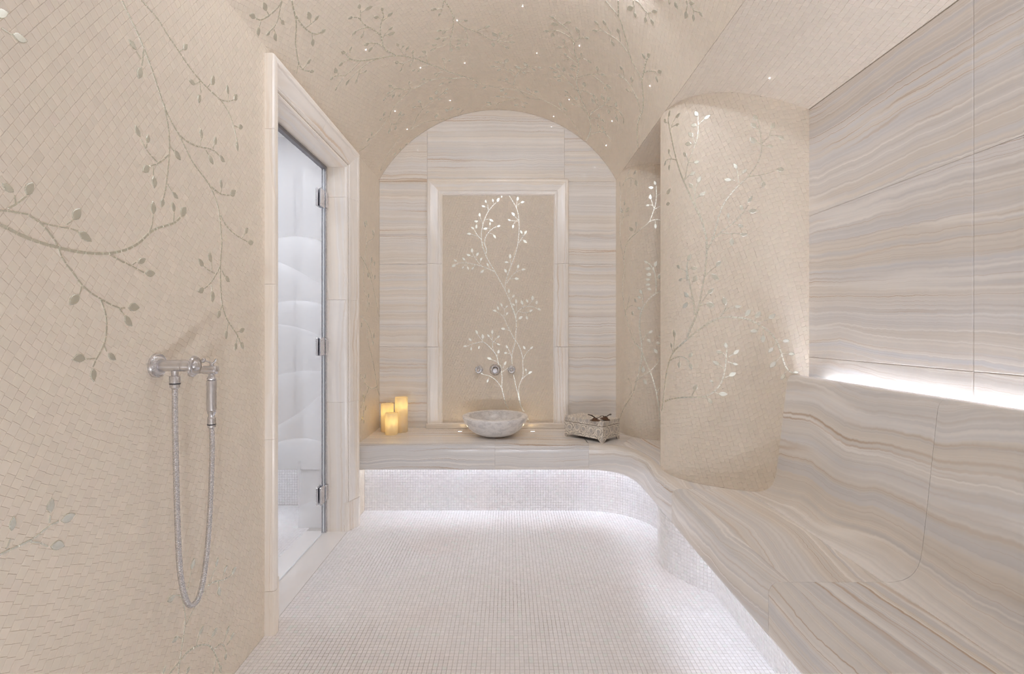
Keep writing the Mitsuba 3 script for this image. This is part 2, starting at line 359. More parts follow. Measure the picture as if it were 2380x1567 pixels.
def mosaic(holder, region, surf, pitch, gap, flow, seed, bsdf, tint, height=.0008, slope=.0002, stagger=True, parts=300, name='tile', what='the other mosaic tiles', tilt=.0025):
    g = np.random.default_rng(seed + 100)
    Q = quads(region.bounds, pitch, gap, flow, seed, stagger)
    shapely.prepare(region)
    inside = shapely.contains_xy(region, Q[..., 0].ravel(), Q[..., 1].ravel()).reshape(-1, 4)
    polys = [q for q in Q[inside.all(1)]]
    n_whole = len(polys)
    for q in Q[inside.any(1) & ~inside.all(1)]:
        c = Polygon(q).intersection(region)
        if c.geom_type == 'Polygon' and c.area > 2e-5:
            r = np.array(shapely.geometry.polygon.orient(c).exterior.coords)[:-1]
            keep = np.linalg.norm(r - np.roll(r, 1, 0), axis=1) > 3e-4
            if keep.sum() >= 3: polys.append(r[keep][:8])
    cols = tint(g, polys)
    meshes, key = [], []
    for n in sorted({len(p) for p in polys}):
        ids = [i for i, p in enumerate(polys) if len(p) == n]
        A = np.array([polys[i] for i in ids])
        area2 = (A[..., 0] * np.roll(A[..., 1], -1, 1) - A[..., 1] * np.roll(A[..., 0], -1, 1)).sum(1)
        A[area2 < 0] = A[area2 < 0][:, ::-1]
        c = A.mean(1, keepdims=True)
        d = A - c; L = np.linalg.norm(d, axis=-1, keepdims=True)
        I = c + d * np.maximum(1 - slope * 1.3 / np.maximum(L, 1e-5), .4)
        Pb, Nb = surf(A[..., 0], A[..., 1]); Pt, Nt = surf(I[..., 0], I[..., 1])
        h = height + g.uniform(-.00015, .00015, (len(A), 1, 1)) + ((I - c) * g.normal(0, tilt, (len(A), 1, 2))).sum(-1, keepdims=True)
        V = np.concatenate([Pb, Pt + Nt * h], 1)
        k = np.arange(n); k1 = (k + 1) % n
        F = np.vstack([np.stack([k, k1, k1 + n], 1), np.stack([k, k1 + n, k + n], 1), np.stack([np.full(n - 2, n), n + 1 + np.arange(n - 2), n + 2 + np.arange(n - 2)], 1)])
        # outward check on the first tile
        m = V[0][F]; nn = np.cross(m[-1][1] - m[-1][0], m[-1][2] - m[-1][0])
        if nn @ Nt[0, 0] < 0: F = F[:, ::-1]
        view = Pt.mean(1) - np.array([0, 0, CAM_H]); dist = np.linalg.norm(view, axis=1)
        size = np.abs(area2) / 2 / dist ** 2 * np.clip(-(view * Nt.mean(1)).sum(1) / dist, 0, None)
        X, Z = view[:, 0] / np.maximum(view[:, 1], 1e-3), view[:, 2] / np.maximum(view[:, 1], 1e-3)
        size = np.where((view[:, 1] > .2) & (np.abs(X + .004) < 1.05) & (np.abs(Z + .007) < .69), size, 0)
        for a in range(len(ids)): meshes.append((V[a], F, cols[ids[a]])); key.append(size[a])
    order = np.argsort(-np.array(key))
    for i in order[:parts]:
        V, F, c = meshes[i]
        obj(f'{holder}__{name}', (V, F), bsdf, color=np.tile(c, (len(V), 1)))
    rest = [meshes[i] for i in order[parts:]]
    if rest:
        m = merge([(V, F, np.tile(c, (len(V), 1))) for V, F, c in rest])
        k = obj(f'{holder}__{name}_bed', (m[0], m[1]), bsdf, color=m[2])
        labels[k] = {'label': what, 'kind': 'stuff'}
    return len(meshes)
def beige_tint(base=(.725, .645, .545), a=.013):
    def f(g, polys):
        c = np.array([p.mean(0) for p in polys])
        drift = meshkit.fbm(np.c_[c * 2.2, np.full(len(c), base[0] * 50)], 3) - .5
        return np.clip(np.array(base) * (1 + a * g.normal(0, 1, (len(c), 1)) + .08 * drift[:, None] + .004 * g.normal(0, 1, (len(c), 3))), 0, 1)
    return f
def white_tint(g, polys):
    c = np.array([p.mean(0) for p in polys])
    d = meshkit.fbm(np.c_[c * 3.0, np.full(len(c), 3.3)], 3)
    blush = np.clip((d - .48) * 5, 0, 1)[:, None]
    base = np.array((.87, .86, .865)) * (1 - blush) + np.array((.86, .825, .82)) * blush
    green = (g.uniform(0, 1, (len(c), 1)) < .05)
    base = np.where(green, np.array((.84, .865, .85)), base)
    return np.clip(base * (1 + .018 * g.normal(0, 1, (len(c), 1))), 0, 1)
# ------------------------------------------------------------------ the setting
def struct(key, label, m=None, bsdf=None, **k):
    if m is not None: put(key, m, bsdf, **k)
    tag(key, label, kind='structure')
def sheet(surf, a0, a1, b0, b1, na=2, nb=2):
    return grid(lambda a, b: surf(a, b)[0], np.linspace(a0, a1, na), np.linspace(b0, b1, nb))
def flat(poly, surf):
    v, f = triangulate(poly); return surf(v[:, 0], v[:, 1])[0], f, v

OPEN = sbox(DOOR_Y0 - .01, -.1, DOOR_Y1 + .01, DOOR_Z + .01)
CAS = sbox(1.895, -.1, 2.983, 2.301)
wall_l = lambda y, s: vault3d(s, y)
struct('wall_left', 'beige mosaic side wall with mirrored leaf branches and the glass door', flat(sbox(Y0, 0, YB, SPRING).difference(OPEN), lambda y, z: vault3d(z, y)), 'm_grout')
mosaic('wall_left', sbox(.62, .002, YB - .002, SPRING).difference(CAS), wall_l, (.0210, .0195), .00048, (math.radians(57), .040, 1.4), 1, 'm_tile', beige_tint(), what='remaining beige mosaic tiles of the door wall')
struct('ceiling', 'barrel vault of beige mosaic with mirrored branches and tiny star lights', grid(lambda y, s: vault3d(s, y)[0], [Y0, YB], np.linspace(SPRING, SPRING + ARC, 49)), 'm_grout', smooth=True)
mosaic('ceiling', sbox(1.35, SPRING, YB - .002, SPRING + ARC), wall_l, (.0210, .0195), .00048, (math.radians(18), .040, 1.3), 2, 'm_tile', beige_tint(), what='remaining beige mosaic tiles of the vault')
struct('ceiling_alcove', 'lighter curved mosaic ceiling over the long onyx bench', grid(lambda x, y: alcove3d(x, y)[0], np.linspace(.802, 1.335, 14), [Y0, YB]), 'm_grout', smooth=True)
mosaic('ceiling_alcove', sbox(.804, .95, 1.329, YB - .002), alcove3d, (.0210, .0195), .00048, (math.radians(84), .03, 1.1), 3, 'm_tile', beige_tint((.735, .665, .585)), what='remaining mosaic tiles of the alcove ceiling')
for nm, pl, lab, sd, flow in (('pillar', pillar3d, 'rounded beige mosaic pillar standing on the onyx bench beside the backrest', 4, (math.radians(72), .035, 1.0)),
                              ('pillar_001', pier3d, 'mosaic corner pillar behind the bone inlay box', 5, (math.radians(80), .03, 1.0))):
    top = lambda a, pl=pl: np.minimum(alcove_z(np.clip(pl.xy(a)[..., 0], .802, 1.335)), 2.32)
    struct(nm, lab, grid(lambda a, t: pl(a, SEAT - .001 + t * (top(a) - SEAT + .002))[0], np.linspace(0, pl.L, 90), [0, 1]), 'm_grout', smooth=True)
    COUNT[nm] = 1
    aa = np.linspace(0, pl.L, 120)
    reg = Polygon(np.r_[np.c_[aa, np.full(120, SEAT + .001)], np.c_[aa, top(aa) - .001][::-1]])
    mosaic(nm, reg, pl, (.0210, .0195), .00048, flow, sd, 'm_tile', beige_tint(), what='remaining beige mosaic tiles of this pillar')

# back wall: onyx slabs under the arch around a framed mosaic panel
ph = np.linspace(PHI0, math.pi - PHI0, 60)
ARCH = Polygon([(XL, .46), (XR_ARCH, .46)] + [(XC + VR * math.cos(p), ZC + VR * math.sin(p)) for p in ph[::-1]])
bw = plane3d((0, YB, 0), (1, 0, 0), (0, 0, 1))
struct('wall_back', 'arched end wall of banded onyx slabs around a framed mosaic panel', flat(ARCH.buffer(.05), plane3d((0, YB + .008, 0), (1, 0, 0), (0, 0, 1))), 'm_joint')
G = .0005
for i, (x0, x1, zs) in enumerate(((XL, -.601, (.465, 1.0785, 1.692, 2.303, 2.9)), (.4187, XR_ARCH, (.465, 1.0785, 1.692, 2.303, 2.9)), (-.601, .4187, (2.2, 2.9)))):
    for j in range(len(zs) - 1):
        pc = sbox(x0 + G, zs[j] + G, x1 - G, zs[j + 1] - G).intersection(ARCH.buffer(-.0005))
        put('wall_back__onyx_slab', slab(pc, bw, .007, .0007, lambda q, i=i, j=j: q * [1, 1] + [i * 1.7 if j < 3 else 0, j * .37 * (i != 1) + (.2 if j == 3 or i == 2 else 0)]), 'm_onyx_back')
mosaic('wall_back', sbox(-.494, .48, .342, 2.209), back3d, (.0190, .0180), .00045, (math.radians(68), .03, 1.0), 6, 'm_tile', beige_tint((.715, .632, .53)), what='remaining mosaic tiles of the framed panel')

# frame around the mosaic panel and the ledge strip under it
struct('trim_1', 'pale onyx frame mitred around the mosaic panel over the bowl')
FP = [(0, -.004), (0, .010), (.006, .014), (.012, .011), (.018, .011), (.028, .016), (.032, .022), (.060, .027), (.086, .031), (.092, .035), (.106, .035), (.110, .031), (.110, -.004)]
fx0, fx1, fz = -.487, .3345, 2.2035
yb = YB - .001
for k, (z0, z1, c) in enumerate(((.512, 1.0778, 0), (1.0792, 1.6913, 0), (1.6927, fz, 1))):
    put('trim_1__casing_piece', bar((fx0, yb, z0), (fx0, yb, z1), (-1, 0, 0), (0, -1, 0), FP, 0, c, (k * .7, 2.1)), 'm_onyx_trim')
    put('trim_1__casing_piece', bar((fx1, yb, z0), (fx1, yb, z1), (1, 0, 0), (0, -1, 0), FP, 0, c, (k * .9, 5.3)), 'm_onyx_trim')
put('trim_1__casing_piece', bar((fx0, yb, fz), (fx1, yb, fz), (0, 0, 1), (0, -1, 0), FP, -1, 1, (.3, 8.2)), 'm_onyx_trim')
put('trim_1__ledge_strip', boxuv(rbox(-.604, .44, 3.54, 3.586, SEAT + .0004, .5125, .002), (.2, .6)), 'm_onyx_trim')

# onyx wall behind the backrest
rw = plane3d((XW, 0, 0), (0, -1, 0), (0, 0, 1))
struct('wall_right', 'wall of large polished banded onyx slabs above the backrest', flat(sbox(-3.58, 0, -Y0, 2.2), plane3d((XW + .006, 0, 0), (0, -1, 0), (0, 0, 1))), 'm_joint')
ys, zs = (-1.0, -.14, .62, 1.3785, 2.14), (.93, 1.082, 1.704, 2.176)
for i in range(4):
    for j in range(3):
        put('wall_right__onyx_slab', slab((-ys[i + 1] + G, zs[j] + G, -ys[i] - G, zs[j + 1] - G), rw, .005, .0022, lambda q, i=i, j=j: np.c_[-q[:, 0], q[:, 1] + .035 * q[:, 0]] + [(0, .0, 2.3)[j], (0, 0, .43)[j]]), 'm_onyx_wall')

# floor
RIS_PTS = [(.948, 2.195), (.886, 2.243), (.832, 2.322), (.798, 2.383), (.784, 2.45), (.787, 2.53), (.822, 2.625), (.875, 2.72), (.905, 2.815), (.90, 2.915), (.855, 3.012), (.774, 3.107), (.672, 3.172), (.557, 3.2), (.42, 3.208), (.2, 3.208), (-.2, 3.208), (-.6, 3.208), (XL, 3.208)]
riser3d = Plan(RIS_PTS, 900)
RISX = .940
struct('floor', 'floor of small white glass mosaic tiles', flat(sbox(-2.6, Y0, XW, YB), floor3d), 'm_grout_white')
ROOM = Polygon([(XL, 1.1), (RISX, 1.1), (RISX, 2.205)] + [tuple(q) for q in riser3d.p[::10]] + [(XL, 3.208)]).buffer(0)
def foot(y, s): return Polygon([(-1.2, y), (XL, y), (XL + .009, y + s * .020), (XL + .014, y + s * .028), (XL + .0425, y + s * .090), (XL + .0425, y + s * .122), (-1.2, y + s * .122)])
FL = ROOM.difference(foot(DOOR_Y0, -1)).difference(foot(DOOR_Y1, 1))
mosaic('floor', FL, floor3d, (.0172, .0172), .0019, (0, 0, 1), 8, 'm_tile_white', white_tint, height=.0012, slope=.0006, stagger=False, what='remaining small white mosaic tiles of the floor', tilt=.006)
put('floor__threshold', slab((-1.206, DOOR_Y0 - .01, -.960, DOOR_Y1 + .01), plane3d((0, 0, .0022), (1, 0, 0), (0, 1, 0)), .002, .0006), 'm_threshold')
# the part of the room behind the viewer
struct('wall_front', 'plain beige wall behind the viewer', flat(sbox(XL, 0, XW, 2.95), plane3d((0, Y0, 0), (1, 0, 0), (0, 0, 1))), 'm_beige')

# ------------------------------------------------------------------ bench
bench = thing('bench', 'long banded onyx bench with backrest and glowing mosaic base', 'bench')
LIP = Plan([(XL, 3.045), (-.6, 3.045), (-.2, 3.045), (.2, 3.045), (.40, 3.045), (.51, 3.042), (.60, 3.022), (.672, 2.972), (.718, 2.895), (.741, 2.80), (.748, 2.68), (.748, 2.4), (.746, 2.1), (.745, 1.8), (.748, 1.4), (.75, 1.0), (.75, .5), (.75, 0), (.75, -.5), (.75, Y0)], 1500)
def along(y): return float(np.interp(-y, -LIP.p[LIP.a > 1.75][:, 1], LIP.a[LIP.a > 1.75]))
LP = np.array([(.034, .42), (.034, .322), (.030, .316), (.012, .315), (.004, .318), (.0, .328), (.0, .36), (.0, .42), (.0, .444), (.003, .456), (.009, .466), (.018, .473), (.03, .476), (.045, .4763), (.062, SEAT)])
LV = np.r_[0, np.cumsum(np.linalg.norm(np.diff(LP, axis=0), axis=1))]
def lip(a0, a1, n):
    def f(a, k):
        d, z = np.interp(k, np.arange(len(LP)), LP[:, 0]), np.interp(k, np.arange(len(LP)), LP[:, 1])
        P, N = LIP(a, z)
        return P + N * d[..., None]
    V, F, U = grid(f, np.linspace(a0, a1, n), np.arange(len(LP)))
    return V, F, np.c_[U[:, 0], -np.interp(U[:, 1], np.arange(len(LP)), LV)]
A1, A2, A3, A4, A5, A6 = .873, 1.467, along(2.2), along(1.385), along(.55), along(-.3)
JG = .0003
for k, (a0, a1, n) in enumerate(((0, A1, 4), (A1, A2, 12), (A2, A3, 60), (A3, A4, 8), (A4, A5, 8), (A5, A6, 6), (A6, LIP.L, 6))):
    m = lip(a0 + JG, a1 - JG, n)
    put(f'{bench}__edge_slab', (m[0], m[1], m[2] + [k * .83, k * .29]), 'm_onyx_bench', smooth=True)
seat3d = plane3d((0, 0, SEAT), (1, 0, 0), (0, 1, 0))
OFF = .062
def edge_pts(a0, a1, n):
    P, N = LIP(np.linspace(a0, a1, n), np.zeros(n)); return [tuple(q) for q in (P + N * OFF)[:, :2]]
corner = Polygon(edge_pts(A2, A3, 50) + [(1.34, 2.2), (1.34, 3.59), (.51, 3.59)])
cut1 = Polygon([(.0, 4.0), (.0, 3.05), (.62, 3.02), (.70, 3.03), (1.05, 3.62), (1.05, 4.0)])
seats = [(sbox(XL, 3.045 + OFF, -.084 - JG, 3.59), 0), (sbox(-.084 + JG, 3.045 + OFF, .51 - JG, 3.59), 0), (corner.intersection(cut1).buffer(-JG), 0), (corner.difference(cut1).buffer(-JG), 1)]
for y0, y1 in ((1.385, 2.2), (.55, 1.385), (-.3, .55), (Y0, -.3)):
    seats.append((Polygon(edge_pts(along(y1), along(y0), 8) + [(1.081, y0), (1.081, y1)]).buffer(-JG), 1))
for k, (pc, turn) in enumerate(seats):
    put(f'{bench}__seat_slab', slab(pc, seat3d, .02, .0004, lambda q, k=k, turn=turn: (q[:, ::-1] if turn else q) * [1, 1] + [k * .9, k * .31 + .05 * 0]), 'm_onyx_bench')
BP = np.array([(1.08, SEAT), (1.11, .4765), (1.133, .481), (1.152, .490), (1.167, .503), (1.178, .520), (1.186, .545), (1.193, .59), (1.2055, .70), (1.220, .84), (1.2335, .962), (1.236, .978), (1.241, .991), (1.249, .999), (1.259, 1.0025), (1.268, 1.003), (1.283, 1.003), (1.288, 1.001), (1.290, .996), (1.290, .94)])
BV = np.r_[0, np.cumsum(np.linalg.norm(np.diff(BP, axis=0), axis=1))]
for k, (y0, y1) in enumerate(((1.385, 2.2), (.55, 1.385), (-.3, .55), (Y0, -.3))):
    def f(y, j): return np.stack([np.interp(j, np.arange(len(BP)), BP[:, 0]), y, np.interp(j, np.arange(len(BP)), BP[:, 1])], -1)
    V, F, U = grid(f, np.linspace(y0 + JG, y1 - JG, 3), np.arange(len(BP)))
    put(f'{bench}__backrest_slab', (V, F, np.c_[U[:, 0], np.interp(U[:, 1], np.arange(len(BP)), BV) * .8 + .05 * U[:, 0]] + np.array([0, .4 + .003 * k])), 'm_onyx_bench', smooth=True)
put(f'{bench}__slot', flat(sbox(1.28, Y0, XW + .01, 2.2), plane3d((0, 0, .94), (1, 0, 0), (0, 1, 0))), 'm_white')
und = Polygon([tuple(q) for q in (LIP(LIP.a, 0 * LIP.a)[0] + LIP(LIP.a, 0 * LIP.a)[1] * .02)[::12, :2]] + [(.76, Y0), (1.33, Y0), (1.33, 3.58), (XL, 3.58)]).buffer(0)
put(f'{bench}__underside', flat(und, plane3d((0, 0, .43), (1, 0, 0), (0, 1, 0))), 'm_white')
rs = f'{bench}__riser'
put(rs, merge([sheet(riser3d, 0, riser3d.L, 0, .43, 160, 2)[:2], (np.array([(RISX, Y0, 0), (RISX, 2.23, 0), (RISX, 2.23, .43), (RISX, Y0, .43)]), np.array([(0, 1, 2), (0, 2, 3)]))]), 'm_grout_white', smooth=40)
mosaic(rs, sbox(.004, .001, riser3d.L - .003, .425), riser3d, (.0170, .0170), .0017, (0, 0, 1), 9, 'm_tile_white', white_tint, height=.0012, slope=.0006, stagger=False, parts=240, what='remaining white mosaic tiles of the bench base', tilt=.012)
ris_s = plane3d((RISX, 0, 0), (0, -1, 0), (0, 0, 1))
mosaic(rs, sbox(-2.2095, .001, -.9, .425), ris_s, (.0170, .0170), .0017, (0, 0, 1), 10, 'm_tile_white', white_tint, height=.0012, slope=.0006, stagger=False, parts=60, what='remaining white mosaic tiles of the bench base by the corner', tilt=.012)

# light strips: one hidden under the bench's edge, one in the slot behind the backrest
def ribbon(a0, a1, n, d0, z0, d1, z1):
    def f(a, k):
        P, N = LIP(a, z0 + (z1 - z0) * k); return P + N * (d0 + (d1 - d0) * k)[..., None]
    V, F, _ = grid(f, np.linspace(a0, a1, n), np.array([0.0, 1.0])); return V, F
m = ribbon(.02, LIP.L - .05, 300, .060, .418, .130, .4275)
V, F = m; nrm = np.cross(V[F[0][1]] - V[F[0][0]], V[F[0][2]] - V[F[0][0]])
if nrm[2] > 0: F = F[:, ::-1]
ls = thing('light_strip', 'cool white light strip glowing under the edge of the bench', 'light strip')
scene[ls] = mikit.ply((V, F), 'm_black', smooth=False, emitter=light(LED_BENCH, 4.0))
V = np.array([(1.296, Y0 + .05, .95), (1.314, Y0 + .05, .95), (1.314, 2.02, .95), (1.296, 2.02, .95)])
ls = thing('light_strip', 'bright light strip in the slot between backrest and onyx wall', 'light strip')
scene[ls] = mikit.ply((V, np.array([(0, 1, 2), (0, 2, 3)])), 'm_black', smooth=False, emitter=light(LED_LEDGE, 4.0))

# ------------------------------------------------------------------ doorway, glass door and the white room behind it
struct('trim_2', 'moulded onyx casing with plinth blocks around the glass door')
DP = [(0, -.02), (0, -.014), (.003, -.004), (.009, .0005), (.014, .0005), (.0165, -.003), (.019, -.003), (.0215, .004), (.024, .0065), (.027, .0065), (.030, .009), (.040, .0115), (.062, .021), (.086, .032), (.090, .0365), (.094, .039), (.110, .039), (.116, .037), (.119, .031), (.119, -.004)]
PP = [(0, -.02), (0, -.005), (.004, .003), (.022, .006), (.028, .012), (.090, .0405), (.114, .041), (.119, .038), (.121, .033), (.121, -.004)]
zj = (.1745, .771, 1.382, 1.993)
for (y, s, uo) in ((DOOR_Y0, -1, 3.0), (DOOR_Y1, 1, 6.0)):
    put('trim_2__plinth', bar((XL, y, 0), (XL, y, .1735), (0, s, 0), (1, 0, 0), PP, 0, 0, (.5, uo + .4)), 'm_onyx_trim')
    for k in range(4):
        z1 = zj[k + 1] - .0008 if k < 3 else DOOR_Z
        put('trim_2__casing_piece', bar((XL, y, zj[k]), (XL, y, z1), (0, s, 0), (1, 0, 0), DP, 0, 1.0 if k == 3 else 0, (k * .8, uo)), 'm_onyx_trim')
        pl = plane3d((0, y, 0), (1, 0, 0), (0, 0, 1)) if s > 0 else plane3d((0, y, 0), (-1, 0, 0), (0, 0, 1))
        x0, x1 = (-1.105, XL - .019) if s > 0 else (-(XL - .019), 1.105)
        put('trim_2__jamb_slab', slab((x0, zj[k] if k else .001, x1, z1 if k < 3 else DOOR_Z), pl, .006, .0005, lambda q, k=k, uo=uo: np.c_[q[:, 1] * .55, q[:, 0] * .8] + [k * .6, uo + 1.1]), 'm_onyx_trim')
for (y0, y1, c0, c1) in ((DOOR_Y0, 2.449, -1, 0), (2.4505, DOOR_Y1, 0, 1)):
    put('trim_2__casing_piece', bar((XL, y0, DOOR_Z), (XL, y1, DOOR_Z), (0, 0, 1), (1, 0, 0), DP, c0, c1, (y0, 9.0)), 'm_onyx_trim')
put('trim_2__jamb_slab', slab((-1.105, -DOOR_Y1, XL - .019, -DOOR_Y0), plane3d((0, 0, DOOR_Z), (1, 0, 0), (0, -1, 0)), .006, .0005, lambda q: q[:, ::-1] + [.2, 4.4]), 'm_onyx_trim')

struct('door_1', 'frameless clear glass door hung on three chrome hinges')
gy0, gy1 = DOOR_Y0 + .006, 2.842
put('door_1__pane', (np.array([(XG, gy0, .009), (XG, gy1, .009), (XG, gy1, 2.152), (XG, gy0, 2.152)]), np.array([(0, 1, 2), (0, 2, 3)])), 'm_glass')
put('door_1__glass_edge', merge([rbox(XG - .005, XG - .0005, gy0, gy1, .006, .0088, .0005), rbox(XG - .005, XG + .005, gy1, gy1 + .0012, .009, 2.152, .0003)]), 'm_glass_edge')
put('door_1__channel', merge([rbox(XG + .010, XG + .0135, 2.846, 2.866, .003, 2.165, .0006), rbox(XG - .0135, XG - .010, 2.846, 2.866, .003, 2.165, .0006), rbox(XG - .01, XG + .01, 2.858, 2.866, .003, 2.165, .0004)]), 'm_steel')
tag('door_1__channel', 'brushed metal channel on the hinge side')
put('door_1__top_seal', merge([rbox(XG - .012, XG + .014, DOOR_Y0 + .004, 2.862, 2.153, 2.1705, .001)]), 'm_seal')
tag('door_1__top_seal', 'dark seal strip along the top')
for z in (1.968, 1.105, .242):
    h = put('door_1__hinge', merge([rbox(XG + .004, XG + .016, 2.768, 2.826, z - .052, z + .052, .003), rbox(XG - .016, XG - .004, 2.768, 2.826, z - .052, z + .052, .003)]), 'm_chrome')
    tag(h, 'square chrome hinge')
    put(h + '__knuckle', merge([moved(lathe([(0, -.040), (.0085, -.040), (.0095, -.038), (.0095, -.013), (.0085, -.012)], 20), t=(XG + .002, 2.834, z)), moved(lathe([(.0085, .012), (.0095, .013), (.0095, .038), (.0085, .040), (0, .040)], 20), t=(XG + .002, 2.834, z)), moved(lathe([(.0078, -.012), (.0078, .012)], 20), t=(XG + .002, 2.834, z))]), 'm_steel', smooth=35)
    put(h + '__wall_plate', merge([rbox(XG + .0155, XG + .022, 2.830, 2.862, z - .046, z + .046, .002)]), 'm_chrome')
    put(h + '__screw', merge([moved(lathe([(0, .0016), (.0026, .0016), (.0034, .0008), (.0036, 0)], 14), frame_z((1, 0, 0)), (XG + .016, 2.785, z + dz)) for dz in (-.036, .036)]), 'm_steel', smooth=35)

# the next room: white mosaic floor, lit base and overlapping wave panels
struct('wall_shower', 'white walls of the bright room behind the glass door', merge([
    grid(lambda x, z: np.stack([x, 0 * x + 3.75, z], -1), [-2.6, -1.105], [0, 2.5])[:2], grid(lambda y, z: np.stack([0 * y - 2.6, y, z], -1), [1.5, 3.75], [0, 2.5])[:2],
    grid(lambda x, z: np.stack([x, 0 * x + 1.5, z], -1), [-2.6, -1.105], [0, 2.5])[:2], grid(lambda x, y: np.stack([x, y, 0 * x + 2.5], -1), [-2.6, -1.105], [1.5, 3.75])[:2],
    flat(sbox(1.5, 0, 3.75, 2.5).difference(sbox(DOOR_Y0, -.1, DOOR_Y1, DOOR_Z)), plane3d((-1.105, 0, 0), (0, 1, 0), (0, 0, 1)))[:2]]), 'm_white')
COUNT['wall_shower'] = 1
mosaic('floor', sbox(-2.1, 2.2, -1.207, 3.30), floor3d, (.0172, .0172), .0019, (0, 0, 1), 12, 'm_tile_white', white_tint, height=.0012, slope=.0006, stagger=False, parts=0, what='white mosaic tiles on the floor behind the glass door')
ARCS = [(545, 541, 552), (600, 622, 655), (694, 690, 700), (742, 750, 768), (858, 849, 850), (978, 945, 905), (1022, 1012, 1018)]
nA = len(ARCS)
struct('wall_shower_panels', 'white wave panels overlapping like scales behind the glass door')
xs = np.linspace(-2.0, -1.106, 40)
def wave(top, bot, y, key='wall_shower_panels__panel', xr=xs):
    """One curved panel: rounded back at its top edge."""
    k = np.array([0, .05, .12, .22, .36, .55, .78, 1.0])
    yy = y + .075 * (1 - np.sqrt(np.clip(1 - (1 - k) ** 2.2, 0, 1)))
    V, F, U = grid(lambda x, j: np.stack([x, np.interp(j, np.arange(8), yy), top(x) + (np.broadcast_to(bot, x.shape) - top(x)) * np.interp(j, np.arange(8), k)], -1), xr, np.arange(8))
    put(key, (V, F), 'm_frost', smooth=True)
for i, (a, b, c) in enumerate(ARCS):
    y = 2.955 + .04 * (nA - 1 - i)
    D = y + .06
    px = np.array([(q - 1181) / 1120 * D for q in (650, 700, 750)])
    pz = np.array([1.2 - (q - 768) / 1120 * D for q in (a, b, c)])
    co = np.polyfit(px, pz, 2)
    lo = np.clip(np.polyval(co, px.min()), 0, 9), np.clip(np.polyval(co, px.max()), 0, 9)
    top = lambda x, co=co, px=px, sl=(np.polyval(np.polyder(co), px.min()), np.polyval(np.polyder(co), px.max())): np.polyval(co, np.clip(x, px.min(), px.max())) + .5 * sl[0] * np.minimum(x - px.min(), 0) + .5 * sl[1] * np.maximum(x - px.max(), 0)
    nxt = .346 if i == nA - 1 else 1.2 - (np.mean(ARCS[i + 1]) - 768) / 1120 * D - .12
    wave(top, nxt, y)
put('wall_shower_panels__panel', merge([grid(lambda x, z: np.stack([x, 0 * x + 3.24, z], -1), xs[[0, -1]], [1.55, 2.5])[:2]]), 'm_frost')
xr = np.linspace(-1.275, -1.106, 8)
wave(lambda x: .40 + .9 * (x + 1.275) * .5, .12, 2.95, xr=xr)
wave(lambda x: .165 + .9 * (x + 1.275) * .5, .0, 2.925, xr=xr)
put('wall_shower_panels__return', merge([grid(lambda y, z: np.stack([0 * y - 1.275, y, z], -1), [2.925, 3.31], [0, .40])[:2], grid(lambda x, y: np.stack([x, y, 0 * x + .346], -1), [-2.0, -1.275], [2.955, 3.31])[:2]]), 'm_frost')
put('wall_shower_panels__base', grid(lambda x, z: np.stack([x, 0 * x + 3.31, z], -1), [-2.1, -1.2], [0, .37])[:2], 'm_grout_white')
mosaic('wall_shower_panels', sbox(-2.0, .002, -1.28, .345), plane3d((0, 3.31, 0), (1, 0, 0), (0, 0, 1)), (.0172, .0172), .0019, (0, 0, 1), 13, 'm_tile_white', white_tint, height=.0012, slope=.0006, stagger=False, parts=0, what='white mosaic tiles of the lit base behind the glass door')
V = np.array([(-2.0, 3.05, .344), (-1.29, 3.05, .344), (-1.29, 3.075, .344), (-2.0, 3.075, .344)])
ls = thing('light_strip', 'light strip under the wave panels behind the glass door', 'light strip')
scene[ls] = mikit.ply((V, np.array([(0, 2, 1), (0, 3, 2)])), 'm_black', emitter=light(tuple(2.0 * v for v in LED_NEXT), 1.0))
V = np.array([(-2.1, 1.9, 2.49), (-1.5, 1.9, 2.49), (-1.5, 2.9, 2.49), (-2.1, 2.9, 2.49)])
ls = thing('ceiling_lamp', 'flat white ceiling lamp of the room behind the glass door', 'lamp')
scene[ls] = mikit.ply((V, np.array([(0, 2, 1), (0, 3, 2)])), 'm_black', emitter=light(LED_NEXT, 1.0))

# ceiling downlights of the front half of the room and the star lights
for fr, y in ((.5, -.5), (.5, .45), (.5, 1.3), (.2, .1), (.2, 1.45), (.8, .1), (.8, 1.9)):
    k = thing('downlight', 'small round downlight set into the vault before the arch', 'downlight', 'downlights in the vault')
    P, N = vault3d(SPRING + ARC * fr, y)
    if fr == .5 and y > 0: N = np.array([0, .74, -.67]); P = P - [0, 0, .035]      # swivelled towards the arched wall
    if y == 1.9: N = np.array([-.62, .42, -.66]); P = P + N * .02
    R = frame_z(N)
    scene[k + '__lens'] = mikit.ply(moved((lathe([(.048, 0), (.0001, 0)], 24)), R, P + N * .004), 'm_black', emitter=light([q * (2.5 if fr == .5 and y > 0 else 2.1 if fr == .8 and y > 1 else .55 if y > 1 else .2) for q in DOWNLIGHT], 1.5))
    put(k + '__ring', moved(lathe([(.049, .002), (.051, .009), (.060, .007), (.062, 0)], 32), R, P), 'm_chrome', smooth=35)
